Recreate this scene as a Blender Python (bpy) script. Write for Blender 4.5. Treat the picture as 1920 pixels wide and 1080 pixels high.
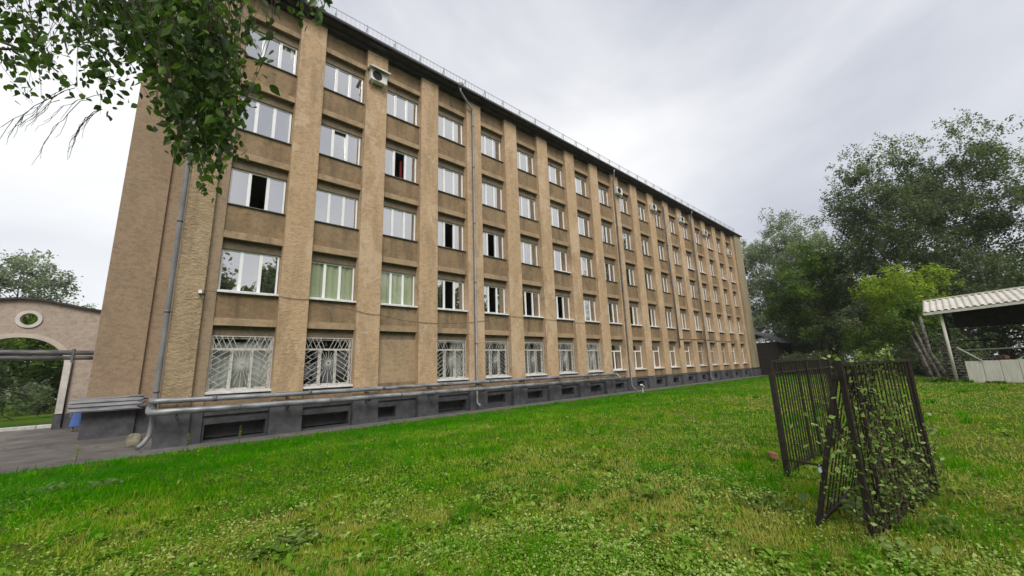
import bpy, math, random
import numpy as np
from mathutils import Vector, Matrix

# ------------------------------------------------------------------ clear
for o in list(bpy.data.objects): bpy.data.objects.remove(o, do_unlink=True)
scene = bpy.context.scene
COL = scene.collection
random.seed(7); rng = np.random.default_rng(7)
PI = math.pi

# ------------------------------------------------------------------ camera
cam_d = bpy.data.cameras.new('camera'); cam = bpy.data.objects.new('camera', cam_d); COL.objects.link(cam)
cam_d.sensor_width = 36.0; cam_d.lens = 36.0*735/1920; cam_d.clip_end = 3000; cam_d.clip_start = 0.05
R = Matrix(((0.74477586, 0.10665262, 0.65873677), (-0.66646471, 0.16868921, 0.72620158), (-0.03367048, -0.97988222, 0.19671586)))
CP = Vector((0.0, -17.4, 2.2))
cr, cu, cf = R @ Vector((1, 0, 0)), R @ Vector((0, -1, 0)), R @ Vector((0, 0, 1))
cam.matrix_world = Matrix(((cr.x, cu.x, -cf.x, CP.x), (cr.y, cu.y, -cf.y, CP.y), (cr.z, cu.z, -cf.z, CP.z), (0, 0, 0, 1)))
scene.camera = cam
scene.render.resolution_x = 1024; scene.render.resolution_y = 576

# ------------------------------------------------------------------ sky, sun, exposure
SUN_EL, SUN_AZ = math.radians(46), math.radians(205)     # azimuth measured from +Y clockwise
world = bpy.data.worlds.new('World'); scene.world = world; world.use_nodes = True
wn = world.node_tree; wn.nodes.clear()
def W(t, **k):
    n = wn.nodes.new(t)
    for a, b in k.items(): setattr(n, a, b)
    return n
wo = W('ShaderNodeOutputWorld'); wb = W('ShaderNodeBackground'); wb.inputs[1].default_value = 0.1
sky = W('ShaderNodeTexSky', sky_type='NISHITA', sun_disc=False); sky.sun_elevation = SUN_EL; sky.sun_rotation = SUN_AZ
sky.air_density = 1.0; sky.dust_density = 2.0
tc = W('ShaderNodeTexCoord'); mp = W('ShaderNodeMapping'); mp.inputs['Scale'].default_value = (1.0, 1.0, 2.0)
mp.inputs['Location'].default_value = (0.0, 0.3, 0.0)
nz = W('ShaderNodeTexNoise'); nz.inputs['Scale'].default_value = 0.8; nz.inputs['Detail'].default_value = 6; nz.inputs['Roughness'].default_value = 0.52; nz.inputs['Distortion'].default_value = 0.35
rp = W('ShaderNodeValToRGB'); e = rp.color_ramp.elements
e[0].position = 0.36; e[0].color = (2.75, 2.85, 3.2, 1); e[1].position = 0.64; e[1].color = (5.3, 5.3, 5.25, 1)
mx = W('ShaderNodeMix', data_type='RGBA'); mx.inputs[0].default_value = 0.93
L = wn.links.new
L(tc.outputs['Generated'], mp.inputs[0]); L(mp.outputs[0], nz.inputs[0]); L(nz.outputs[0], rp.inputs[0])
L(sky.outputs[0], mx.inputs[6]); L(rp.outputs[0], mx.inputs[7]); L(mx.outputs[2], wb.inputs[0]); L(wb.outputs[0], wo.inputs[0])
sd = bpy.data.lights.new('sun', 'SUN'); sun = bpy.data.objects.new('sun', sd); COL.objects.link(sun)
sd.energy = 1.5; sd.angle = math.radians(35); sd.color = (1.0, 0.96, 0.9)
sdir = Vector((math.sin(SUN_AZ)*math.cos(SUN_EL), math.cos(SUN_AZ)*math.cos(SUN_EL), math.sin(SUN_EL)))
sun.rotation_euler = sdir.to_track_quat('Z', 'Y').to_euler(); sun.location = (0, -30, 40)
vs = scene.view_settings; vs.view_transform = 'Standard'; vs.look = 'None'; vs.gamma = 1.0; vs.use_curve_mapping = False
vs.exposure = 1.1
scene.render.engine = 'CYCLES'
scene.cycles.max_bounces = 8; scene.cycles.transparent_max_bounces = 12

# ------------------------------------------------------------------ helpers
class MB:
    def __init__(s): s.v = []; s.f = []; s.sm = []
    def quad(s, a, b, c, d): n = len(s.v); s.v += [tuple(a), tuple(b), tuple(c), tuple(d)]; s.f.append((n, n+1, n+2, n+3)); return s
    def poly(s, pts): n = len(s.v); s.v += [tuple(p) for p in pts]; s.f.append(tuple(range(n, n+len(pts)))); return s
    def box(s, x0, x1, y0, y1, z0, z1):
        n = len(s.v)
        s.v += [(x0,y0,z0),(x1,y0,z0),(x1,y1,z0),(x0,y1,z0),(x0,y0,z1),(x1,y0,z1),(x1,y1,z1),(x0,y1,z1)]
        s.f += [(n,n+3,n+2,n+1),(n+4,n+5,n+6,n+7),(n,n+1,n+5,n+4),(n+1,n+2,n+6,n+5),(n+2,n+3,n+7,n+6),(n+3,n,n+4,n+7)]
        return s
    def bar(s, a, b, w, h=None, up=(0, 0, 1)):
        a = Vector(a); b = Vector(b); h = w if h is None else h
        d = (b-a).normalized(); u = Vector(up)
        if abs(d.dot(u)) > .97: u = Vector((0, 1, 0))
        x = d.cross(u).normalized()*(w/2); y = x.cross(d).normalized()*(h/2); n = len(s.v)
        for p in (a, b): s.v += [tuple(p-x-y), tuple(p+x-y), tuple(p+x+y), tuple(p-x+y)]
        s.f += [(n,n+1,n+2,n+3),(n+7,n+6,n+5,n+4)]+[(n+i, n+4+i, n+4+(i+1)%4, n+(i+1)%4) for i in range(4)]
        return s
    def tube(s, pts, rad, sides=8, caps=True):
        pts = [Vector(p) for p in pts]; m = len(pts)
        if not hasattr(rad, '__len__'): rad = [rad]*m
        prev = None; n0 = len(s.v)
        for i, p in enumerate(pts):
            d = (pts[min(i+1, m-1)]-pts[max(i-1, 0)])
            d = d.normalized() if d.length > 1e-9 else Vector((0, 0, 1))
            if prev is None:
                u = Vector((0, 0, 1)) if abs(d.z) < .9 else Vector((1, 0, 0)); x = d.cross(u).normalized()
            else:
                x = (prev-d*prev.dot(d)); x = x.normalized() if x.length > 1e-6 else d.orthogonal().normalized()
            prev = x; y = d.cross(x)
            for k in range(sides):
                a = 2*PI*k/sides; s.v.append(tuple(p+(x*math.cos(a)+y*math.sin(a))*rad[i]))
        for i in range(m-1):
            for k in range(sides):
                a = n0+i*sides+k; b = n0+i*sides+(k+1) % sides; s.f.append((a, b, b+sides, a+sides)); s.sm.append(len(s.f)-1)
        if caps:
            s.f.append(tuple(n0+k for k in reversed(range(sides)))); s.f.append(tuple(n0+(m-1)*sides+k for k in range(sides)))
        return s
    def mesh(s, name):
        me = bpy.data.meshes.new(name); me.from_pydata(s.v, [], s.f); me.update()
        if s.sm:
            fl = [False]*len(s.f)
            for i in s.sm: fl[i] = True
            me.polygons.foreach_set('use_smooth', fl)
        return me
    def build(s, name, mat=None, parent=None, loc=None):
        return obj(name, s.mesh(name), mat, parent, loc)
def obj(name, me, mat=None, parent=None, loc=None):
    o = bpy.data.objects.new(name, me); COL.objects.link(o)
    if mat is not None and me is not None and not me.materials: me.materials.append(mat)
    if parent is not None: o.parent = parent
    if loc is not None: o.location = loc
    return o
def bevel(o, w=.012, seg=1):
    m = o.modifiers.new('bevel', 'BEVEL'); m.width = w; m.segments = seg; m.limit_method = 'ANGLE'; return o
def empty(name, loc=(0, 0, 0), rz=0): o = bpy.data.objects.new(name, None); COL.objects.link(o); o.location = loc; o.rotation_euler.z = rz; o.empty_display_size = .2; return o
def tag(o, label=None, cat=None, group=None, kind=None):
    if label: o['label'] = label
    if cat: o['category'] = cat
    if group: o['group'] = group
    if kind: o['kind'] = kind
    return o
def copy_tree(o, parent=None):
    c = o.copy(); COL.objects.link(c); c.parent = parent
    for ch in list(o.children): copy_tree(ch, c)
    return c
def at(px, py, d):   # a direction from the standpoint to a place d metres deep (used to survey positions)
    r = R @ Vector(((px-960)/735.0, (py-540)/735.0, 1.0)); return CP+r*d
def np_mesh(name, co, nper, tone=None, mat=None, parent=None, smooth=False):
    """co: (N*nper,3) vertices, each consecutive nper form one polygon"""
    co = np.asarray(co, dtype=np.float32).reshape(-1, 3); nv = len(co); nf = nv//nper
    me = bpy.data.meshes.new(name); me.vertices.add(nv); me.vertices.foreach_set('co', co.ravel())
    me.loops.add(nv); me.loops.foreach_set('vertex_index', np.arange(nv, dtype=np.int32))
    me.polygons.add(nf); me.polygons.foreach_set('loop_start', np.arange(nf, dtype=np.int32)*nper)
    try: me.polygons.foreach_set('loop_total', np.full(nf, nper, dtype=np.int32))
    except Exception: pass
    if tone is not None:
        a = me.attributes.new('tone', 'FLOAT', 'POINT'); a.data.foreach_set('value', np.repeat(np.asarray(tone, dtype=np.float32), nper))
    me.update(calc_edges=True); me.validate()
    return obj(name, me, mat, parent)
_ng = {}
def vnoise(x, y, scale, seed=0):
    if seed not in _ng: _ng[seed] = np.random.default_rng(1000+seed).random((256, 256))
    g = _ng[seed]; x = np.asarray(x)/scale; y = np.asarray(y)/scale
    xi = np.floor(x).astype(int); yi = np.floor(y).astype(int); fx = x-xi; fy = y-yi
    fx = fx*fx*(3-2*fx); fy = fy*fy*(3-2*fy)
    a = g[xi % 256, yi % 256]; b = g[(xi+1) % 256, yi % 256]; c = g[xi % 256, (yi+1) % 256]; d = g[(xi+1) % 256, (yi+1) % 256]
    return (a*(1-fx)+b*fx)*(1-fy)+(c*(1-fx)+d*fx)*fy

# ------------------------------------------------------------------ materials
def new_mat(name):
    m = bpy.data.materials.new(name); m.use_nodes = True; nt = m.node_tree; nt.nodes.clear()
    out = nt.nodes.new('ShaderNodeOutputMaterial'); b = nt.nodes.new('ShaderNodeBsdfPrincipled'); nt.links.new(b.outputs[0], out.inputs[0])
    return m, nt, b, out
def nd(nt, t, **k):
    n = nt.nodes.new(t)
    for a, b in k.items(): setattr(n, a, b)
    return n
def pos_noise(nt, scale, detail=5, rough=.55, stretch=(1, 1, 1), seed=0.0, dist=0.0):
    g = nd(nt, 'ShaderNodeNewGeometry'); m = nd(nt, 'ShaderNodeMapping'); m.inputs['Scale'].default_value = stretch; m.inputs['Location'].default_value = (seed*3.7, seed*1.3, seed*2.1)
    n = nd(nt, 'ShaderNodeTexNoise'); n.inputs['Scale'].default_value = scale; n.inputs['Detail'].default_value = detail; n.inputs['Roughness'].default_value = rough; n.inputs['Distortion'].default_value = dist
    nt.links.new(g.outputs['Position'], m.inputs[0]); nt.links.new(m.outputs[0], n.inputs[0]); return n.outputs[0]
def ramp(nt, fac, stops):
    r = nd(nt, 'ShaderNodeValToRGB'); el = r.color_ramp.elements
    while len(el) < len(stops): el.new(.5)
    for i, (p, c) in enumerate(stops): el[i].position = p; el[i].color = (*c, 1) if len(c) == 3 else c
    nt.links.new(fac, r.inputs[0]); return r.outputs[0]
def mixc(nt, fac, a, b, mode='MIX'):
    m = nd(nt, 'ShaderNodeMix', data_type='RGBA', blend_type=mode)
    if isinstance(fac, (int, float)): m.inputs[0].default_value = fac
    else: nt.links.new(fac, m.inputs[0])
    for s, i in ((a, 6), (b, 7)):
        if isinstance(s, tuple): m.inputs[i].default_value = (*s, 1)
        else: nt.links.new(s, m.inputs[i])
    return m.outputs[2]
def bump(nt, b, h, strength=.5, dist=.02):
    n = nd(nt, 'ShaderNodeBump'); n.inputs['Strength'].default_value = strength; n.inputs['Distance'].default_value = dist
    nt.links.new(h, n.inputs['Height']); nt.links.new(n.outputs[0], b.inputs['Normal']); return n
def simple(name, c1, c2, scale=6, rough=.8, bumpd=.004, bscale=40, metallic=0, stretch=(1, 1, 1), lo=.35, hi=.65, spec=.4):
    m, nt, b, o = new_mat(name)
    nt.links.new(ramp(nt, pos_noise(nt, scale, 6, .6, stretch), [(lo, c1), (hi, c2)]), b.inputs['Base Color'])
    b.inputs['Roughness'].default_value = rough; b.inputs['Metallic'].default_value = metallic; b.inputs['Specular IOR Level'].default_value = spec
    if bumpd: bump(nt, b, pos_noise(nt, bscale, 4, .6, stretch, 3), .6, bumpd)
    return m
def stucco(name, ca, cb, stain, stain_amt=.5, rel=.02, streak=True, seed=0.0, rscale=11, patch=0):
    m, nt, b, o = new_mat(name)
    base = ramp(nt, pos_noise(nt, .45, 6, .62, (1, 1, .8), seed), [(.3, ca), (.7, cb)])
    med = ramp(nt, pos_noise(nt, 4.5, 6, .65, (1, 1, 1.6), seed+1), [(.28, (.72, .72, .70)), (.5, (1, 1, 1)), (.75, (1.14, 1.12, 1.08))])
    col = mixc(nt, 1.0, base, med, 'MULTIPLY')
    if streak:
        st = ramp(nt, pos_noise(nt, 1.0, 5, .6, (1.9, 1.9, .34), seed+2, .5), [(.48, (0, 0, 0)), (.72, (stain_amt,)*3)])
        col = mixc(nt, st, col, stain)
    spk = ramp(nt, pos_noise(nt, 26, 3, .7, (1, 1, 1), seed+4), [(.36, (.76, .74, .71)), (.52, (1, 1, 1))])
    if patch:
        pt = ramp(nt, pos_noise(nt, .62, 4, .7, (1, 1, .75), seed+8, .6), [(.545, (0, 0, 0)), (.575, (patch,)*3)]); col = mixc(nt, pt, col, (cb[0]*1.14, cb[1]*1.22, cb[2]*1.38))
        pt2 = ramp(nt, pos_noise(nt, .8, 4, .7, (1, 1, .5), seed+9, .5), [(.60, (0, 0, 0)), (.63, (patch*.9,)*3)]); col = mixc(nt, pt2, col, (ca[0]*.68, ca[1]*.69, ca[2]*.72))
    col = mixc(nt, .8, col, spk, 'MULTIPLY')
    nt.links.new(col, b.inputs['Base Color']); b.inputs['Roughness'].default_value = .92; b.inputs['Specular IOR Level'].default_value = .15
    h1 = pos_noise(nt, rscale, 5, .68, (1, 1, 1.7), seed+5, .4); h2 = pos_noise(nt, rscale*4, 3, .7, (1, 1, 1.2), seed+6)
    ma = nd(nt, 'ShaderNodeMath', operation='MULTIPLY_ADD'); ma.inputs[1].default_value = .35
    nt.links.new(h2, ma.inputs[0]); nt.links.new(h1, ma.inputs[2]); bump(nt, b, ma.outputs[0], .9, rel)
    return m
M = {}
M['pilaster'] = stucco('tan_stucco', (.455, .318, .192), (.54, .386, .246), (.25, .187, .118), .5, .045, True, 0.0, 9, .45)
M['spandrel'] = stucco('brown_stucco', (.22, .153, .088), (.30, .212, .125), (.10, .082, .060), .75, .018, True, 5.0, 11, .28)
M['ledge'] = stucco('ledge_stucco', (.33, .24, .15), (.40, .295, .187), (.15, .118, .085), .6, .014, True, 9.0)
M['rough'] = stucco('rough_cast_stucco', (.38, .285, .178), (.48, .365, .235), (.20, .15, .098), .5, .10, True, 2.0, 7)
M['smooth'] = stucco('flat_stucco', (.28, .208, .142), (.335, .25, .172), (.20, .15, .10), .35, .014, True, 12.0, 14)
M['endwall'] = stucco('greenish_stucco', (.30, .245, .16), (.37, .30, .20), (.17, .175, .11), .7, .02, True, 15.0)
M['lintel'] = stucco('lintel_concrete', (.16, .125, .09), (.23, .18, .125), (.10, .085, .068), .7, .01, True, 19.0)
M['plinth'] = simple('grey_plinth_paint', (.050, .050, .057), (.095, .094, .102), 3, .75, .012, 14)
M['niche'] = simple('niche_concrete', (.05, .048, .05), (.085, .08, .08), 3, .9, .01, 14)
M['eave'] = simple('dark_eave_metal', (.022, .020, .020), (.055, .050, .048), 2.5, .55, .004, 10)
M['roof'] = simple('roof_sheet', (.05, .048, .048), (.09, .085, .08), 2, .5, .004, 6)
M['pvc'] = simple('white_window_plastic', (.72, .73, .74), (.80, .80, .80), 2, .35, 0)
M['oldwhite'] = simple('peeling_white_paint', (.24, .20, .16), (.58, .56, .52), 9, .7, .004, 40, lo=.36, hi=.50)
M['grille'] = simple('white_grille_paint', (.30, .28, .25), (.52, .51, .48), 12, .55, 0, lo=.33, hi=.5)
M['sillw'] = simple('white_sill_metal', (.55, .55, .55), (.74, .74, .73), 5, .45, 0)
M['sillg'] = simple('grey_sill_metal', (.10, .10, .10), (.17, .165, .16), 5, .5, 0)  # upper sills: shade of the white sill's underside painted as a dark colour
M['curtain'] = simple('pale_curtain', (.55, .56, .54), (.68, .68, .65), 3, .9, .02, 7, stretch=(3, 3, .2))
M['blind'] = simple('green_blind', (.60, .66, .46), (.68, .73, .54), 2, .9, .02, 5, stretch=(2, 2, .2))
M['slab'] = simple('room_plaster', (.20, .19, .17), (.26, .25, .22), 2, .9, 0)
M['red'] = simple('red_cloth', (.25, .02, .02), (.35, .03, .03), 3, .9, 0)
M['pipe'] = simple('galvanised_pipe', (.11, .113, .12), (.34, .35, .37), 3, .48, .003, 20, .35, stretch=(.5, 2, 2))
M['pipedark'] = simple('pipe_band', (.09, .09, .095), (.15, .15, .155), 8, .5, 0)
M['dpipe'] = simple('downpipe_zinc', (.15, .155, .16), (.25, .25, .255), 4, .5, .003, 12, .2, stretch=(1, 1, .4))
M['sheet'] = simple('corrugated_zinc', (.17, .175, .19), (.36, .365, .38), 4, .45, .004, 14, .3, stretch=(.4, 2, 2))
M['rust'] = simple('rusty_steel', (.05, .03, .02), (.11, .06, .04), 9, .85, .003, 40)
M['guard'] = simple('guard_rail_steel', (.25, .26, .27), (.40, .40, .40), 4, .5, 0, 0, .3)
M['ac'] = simple('air_conditioner_white', (.55, .54, .50), (.68, .67, .63), 3, .5, 0)
M['black'] = simple('black_plastic', (.012, .012, .012), (.025, .025, .025), 6, .5, 0)
M['asphalt'] = simple('asphalt', (.095, .087, .080), (.165, .152, .14), 1.2, .9, .01, 60)
nt = M['asphalt'].node_tree; b = [n for n in nt.nodes if n.type == 'BSDF_PRINCIPLED'][0]; src = b.inputs['Base Color'].links[0].from_socket
gq = nd(nt, 'ShaderNodeNewGeometry'); vq = nd(nt, 'ShaderNodeTexVoronoi', feature='DISTANCE_TO_EDGE'); vq.inputs['Scale'].default_value = .42; dq = nd(nt, 'ShaderNodeVectorMath', operation='ADD')
nq = nd(nt, 'ShaderNodeTexNoise'); nq.inputs['Scale'].default_value = 1.3; nq.inputs['Detail'].default_value = 5; nt.links.new(gq.outputs['Position'], nq.inputs[0]); nt.links.new(gq.outputs['Position'], dq.inputs[0]); nt.links.new(nq.outputs['Color'], dq.inputs[1]); nt.links.new(dq.outputs[0], vq.inputs[0])
crk = ramp(nt, vq.outputs['Distance'], [(.0, (.35, .34, .33)), (.012, (1, 1, 1))]); blt = ramp(nt, pos_noise(nt, .35, 6, .65, seed=4), [(.38, (.66, .65, .64)), (.6, (1.15, 1.13, 1.1))])
nt.links.new(mixc(nt, 1, mixc(nt, 1, src, crk, 'MULTIPLY'), blt, 'MULTIPLY'), b.inputs['Base Color'])
M['kerb'] = simple('whitewashed_kerb', (.42, .41, .39), (.62, .61, .58), 5, .85, .01, 20)
M['apron'] = simple('apron_concrete', (.085, .08, .076), (.15, .14, .13), 2.2, .92, .012, 30)
M['gatewall'] = stucco('pink_gate_plaster', (.40, .33, .275), (.45, .375, .315), (.27, .225, .19), .3, .006, True, 22.0, 16)
M['gatetrim'] = simple('gate_trim_paint', (.48, .46, .42), (.60, .58, .53), 3, .85, .005, 20)
M['archtrim'] = simple('arch_trim_plaster', (.44, .38, .32), (.50, .44, .37), 3, .85, .005, 20)
M['fence'] = simple('brown_fence_paint', (.012, .008, .006), (.030, .020, .015), 12, .6, .002, 60)
M['rustfence'] = simple('rusty_fence_bar', (.010, .007, .005), (.027, .018, .012), 14, .8, .002, 60)
M['roofsheet'] = simple('cream_roof_sheet', (.46, .44, .38), (.60, .57, .50), 1.5, .55, 0, stretch=(1, 1, 1))
M['woodwhite'] = simple('whitewashed_board', (.50, .49, .42), (.63, .61, .53), 2.5, .8, .004, 16, stretch=(3, 3, .5))
M['darkwood'] = simple('dark_timber', (.015, .012, .010), (.04, .032, .026), 5, .85, .004, 20)
M['stone'] = simple('mossy_stone', (.06, .06, .045), (.17, .165, .14), 5, .95, .02, 18)
M['rock'] = simple('mossy_boulder', (.11, .10, .06), (.26, .24, .17), 5, .95, .03, 9)
M['bark'] = simple('grey_bark', (.045, .038, .030), (.12, .10, .085), 6, .95, .02, 12, stretch=(2, 2, .5))
M['birchbark'] = simple('white_birch_bark', (.05, .045, .04), (.50, .48, .44), 4, .85, .01, 14, stretch=(.8, .8, 2.6), lo=.40, hi=.50)
M['oldbark'] = simple('mottled_bark', (.04, .034, .028), (.17, .155, .135), 5, .9, .02, 12, stretch=(1, 1, 1.6), lo=.42, hi=.58)
M['twig'] = simple('dark_twig', (.045, .030, .022), (.085, .06, .045), 10, .85, 0)
M['brickred'] = simple('broken_brick', (.24, .09, .06), (.36, .16, .11), 9, .95, .01, 30)
M['skin'] = simple('skin', (.42, .26, .19), (.48, .30, .22), 5, .6, 0)
M['blue'] = simple('blue_cloth', (.045, .09, .25), (.06, .12, .32), 6, .9, .004, 20)
M['hair'] = simple('brown_hair', (.04, .025, .015), (.07, .045, .03), 20, .6, 0)
M['lightblue'] = simple('pale_blue_plastic', (.40, .55, .66), (.48, .62, .72), 5, .5, 0)
M['darkbrick'] = simple('dark_shed_wall', (.035, .026, .022), (.07, .05, .04), 4, .9, .01, 20)
M['slate'] = simple('grey_slate_roof', (.14, .14, .145), (.26, .26, .26), 3, .8, .01, 12)
def glass(name, refl=.55, tint=(.50, .54, .54)):
    m = bpy.data.materials.new(name); m.use_nodes = True; nt = m.node_tree; nt.nodes.clear()
    out = nd(nt, 'ShaderNodeOutputMaterial'); gl = nd(nt, 'ShaderNodeBsdfGlossy'); tr = nd(nt, 'ShaderNodeBsdfTransparent'); mx_ = nd(nt, 'ShaderNodeMixShader')
    gl.inputs['Roughness'].default_value = .015; gl.inputs['Color'].default_value = (.98, .97, .94, 1); tr.inputs[0].default_value = (*tint, 1)
    lw = nd(nt, 'ShaderNodeLayerWeight'); lw.inputs[0].default_value = .35
    ma = nd(nt, 'ShaderNodeMath', operation='MULTIPLY_ADD', use_clamp=True); ma.inputs[1].default_value = .55; ma.inputs[2].default_value = refl
    nt.links.new(lw.outputs['Fresnel'], ma.inputs[0]); nt.links.new(ma.outputs[0], mx_.inputs[0])
    bn = nd(nt, 'ShaderNodeBump'); bn.inputs['Strength'].default_value = .10; bn.inputs['Distance'].default_value = .02
    nt.links.new(pos_noise(nt, 1.1, 2, .5), bn.inputs['Height']); nt.links.new(bn.outputs[0], gl.inputs['Normal'])
    nt.links.new(tr.outputs[0], mx_.inputs[1]); nt.links.new(gl.outputs[0], mx_.inputs[2]); nt.links.new(mx_.outputs[0], out.inputs[0]); return m
M['glass'] = glass('window_glass', .58, (.72, .75, .74))
M['oldglass'] = glass('old_window_glass', .07, (.88, .90, .88))
def leafmat(name, stops, trans=.35, rough=.6, spec=.15):
    m = bpy.data.materials.new(name); m.use_nodes = True; nt = m.node_tree; nt.nodes.clear()
    out = nd(nt, 'ShaderNodeOutputMaterial'); b = nd(nt, 'ShaderNodeBsdfPrincipled'); t = nd(nt, 'ShaderNodeBsdfTranslucent'); mx_ = nd(nt, 'ShaderNodeMixShader'); mx_.inputs[0].default_value = trans
    at_ = nd(nt, 'ShaderNodeAttribute', attribute_name='tone'); c = ramp(nt, at_.outputs['Fac'], stops)
    nt.links.new(c, b.inputs['Base Color']); b.inputs['Roughness'].default_value = rough; b.inputs['Specular IOR Level'].default_value = spec
    tcx = mixc(nt, 1.0, c, (1.15, 1.3, .7), 'MULTIPLY'); nt.links.new(tcx, t.inputs[0])
    nt.links.new(b.outputs[0], mx_.inputs[1]); nt.links.new(t.outputs[0], mx_.inputs[2]); nt.links.new(mx_.outputs[0], out.inputs[0]); return m
M['lf_birch'] = leafmat('birch_leaves', [(0, (.026, .050, .011)), (.6, (.062, .115, .022)), (1, (.14, .23, .045))], .46, .45, .3)
M['lf_dark'] = leafmat('dark_leaves', [(0, (.055, .077, .038)), (.6, (.125, .16, .082)), (1, (.23, .27, .15))], .45)
M['lf_mid'] = leafmat('mid_leaves', [(0, (.045, .080, .014)), (.6, (.105, .175, .028)), (1, (.20, .29, .06))], .42)
M['lf_light'] = leafmat('yellow_green_leaves', [(0, (.12, .18, .018)), (.6, (.25, .34, .034)), (1, (.40, .48, .07))], .45)
M['lf_silver'] = leafmat('silver_leaves', [(0, (.11, .135, .092)), (.6, (.235, .27, .19)), (1, (.37, .41, .30))], .42)
M['lf_vine'] = leafmat('vine_leaves', [(0, (.06, .12, .02)), (.6, (.18, .27, .06)), (1, (.38, .46, .17))])
M['lf_weed'] = leafmat('weed_leaves', [(0, (.06, .12, .03)), (.6, (.11, .19, .05)), (1, (.19, .28, .10))])
M['grass'] = leafmat('grass_blades', [(0, (.042, .22, .001)), (.30, (.075, .31, .001)), (.55, (.22, .37, .012)), (.8, (.36, .40, .050)), (1, (.46, .44, .12))], .4, .9, .02)
M['clover'] = leafmat('clover_leaves', [(0, (.065, .17, .006)), (.5, (.14, .28, .016)), (.85, (.26, .38, .055)), (1, (.40, .50, .15))], .3, .6, .12)

# ------------------------------------------------------------------ ground
def lawn_h(x, y):
    x = np.asarray(x, float); y = np.asarray(y, float)
    t = np.clip((-1.25-y)/9.0, 0, 1); s = t*t*(3-2*t)
    t2 = np.clip((x-16)/30.0, 0, 1)
    h = (.04+.53*s)*(1-.12*t2)
    return h+(vnoise(x, y, 2.3, 1)-.5)*.07*np.clip((-1.25-y)/2, 0, 1)+(vnoise(x, y, .6, 2)-.5)*.03*np.clip((-1.25-y), 0, 1)
g = MB().quad((-300, -300, -.12), (300, -300, -.12), (300, 300, -.12), (-300, 300, -.12))
tag(g.build('ground', simple('far_ground', (.05, .07, .025), (.085, .11, .04), .4, .95, 0)), kind='structure')
pv = MB(); pv.quad((-40, -1.4, 0), (120, -1.4, 0), (120, 13.4, 0), (-40, 13.4, 0))
tag(pv.build('pavement', M['asphalt']), kind='structure')
ap = MB(); ap.box(.0, 58.9, -1.22, -.0, -.02, .03)
tag(ap.build('path', M['apron']), kind='structure')
gx = np.concatenate([np.arange(-40, -6, 2.), np.arange(-6, 14, .25), np.arange(14, 40, .8), np.arange(40, 121, 4.)])
gy = np.concatenate([np.arange(-70, -24, 3.), np.arange(-24, -1.3, .25), [-1.25]])
GX, GY = np.meshgrid(gx, gy); GZ = lawn_h(GX, GY); nx = len(gx)
vv = np.stack([GX.ravel(), GY.ravel(), GZ.ravel()], 1)
me = bpy.data.meshes.new('lawn')
fc = [(r*nx+c, r*nx+c+1, (r+1)*nx+c+1, (r+1)*nx+c) for r in range(len(gy)-1) for c in range(nx-1)]
me.from_pydata(vv.tolist(), [], fc); me.update(); me.polygons.foreach_set('use_smooth', [True]*len(fc))
mg, nt, b, _ = new_mat('lawn_turf')
c1 = ramp(nt, pos_noise(nt, .32, 5, .6), [(.38, (.055, .17, .003)), (.52, (.10, .18, .008)), (.66, (.17, .19, .03))])
c2 = ramp(nt, pos_noise(nt, 14, 5, .7, seed=2), [(.3, (.30, .30, .28)), (.62, (.85, .85, .85))])
nt.links.new(mixc(nt, 1, c1, c2, 'MULTIPLY'), b.inputs['Base Color']); b.inputs['Roughness'].default_value = .95; b.inputs['Specular IOR Level'].default_value = .1
bump(nt, b, pos_noise(nt, 22, 5, .7), .9, .05)
tag(obj('lawn', me, mg), kind='structure')
# garden beyond the gate: kerb and grass
gd = MB().quad((-40, 13.5, .06), (-1.9, 13.5, .06), (-1.9, 120, .06), (-40, 120, .06)); tag(gd.build('garden_lawn', mg), kind='structure')
kb = empty('kerb', (0, 0, 0)); tag(kb, 'low whitewashed kerb edging the garden beyond the arched gate', 'kerb')
for i in range(14): bevel(MB().box(-2.0-2.0*i-1.98, -2.0-2.0*i, 13.25, 13.47, -.02, .16).build('kerb_stone', M['kerb'], kb), .02)

# ------------------------------------------------------------------ office building
B = empty('office_building', (0, 0, 0))
tag(B, 'long five storey tan stucco building with pilasters and rows of white windows', 'building')
PITCH = 3.05; NB = 18
pl = lambda i: 3.40+PITCH*(i-1)      # left edge of pilaster i
pr = lambda i: 4.47+PITCH*(i-1) if i > 0 else 1.42
BW = 3.40-1.42
WB = [1.70, 5.33, 8.74, 11.95, 15.33]; WT = [3.65, 6.97, 10.31, 13.56, 16.86]
EAVE = 18.5; PT = 1.05
# pilasters
pm = MB().box(0, 1.07, 0, .62, PT, EAVE).mesh('pilaster')
pm.materials.append(M['pilaster'])
for i in range(1, NB): bevel(obj('pilaster', pm, None, B, (pl(i), 0, 0)), .015)
MB().box(pl(18), 56.0, 0, .62, PT, EAVE).build('pilaster', M['pilaster'], B)
cpil = bevel(MB().box(.25, 1.05, 0, .62, PT, EAVE).build('corner_pilaster', M['rough'], B), .02)
bevel(MB().box(1.052, 1.42, .17, .62, PT, EAVE).build('corner_pilaster', M['smooth'], B), .015)
# end pier, side walls, back wall, wing
bevel(MB().box(56.0, 58.4, -.22, 14, PT, EAVE+.15).build('end_wall', M['endwall'], B), .02)
MB().box(.25, .60, .622, 5.75, PT, EAVE).build('side_wall', M['smooth'], B)
bevel(MB().box(-1.85, -.36, 5.6, 14.0, PT, EAVE).build('wing_wall', M['smooth'], B), .015)
MB().box(-.36, .60, 5.752, 14.0, PT, EAVE-.01).build('wing_wall', M['smooth'], B)
MB().box(.602, 55.998, 13.7, 14.0, PT, EAVE).build('back_wall', M['smooth'], B)
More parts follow.
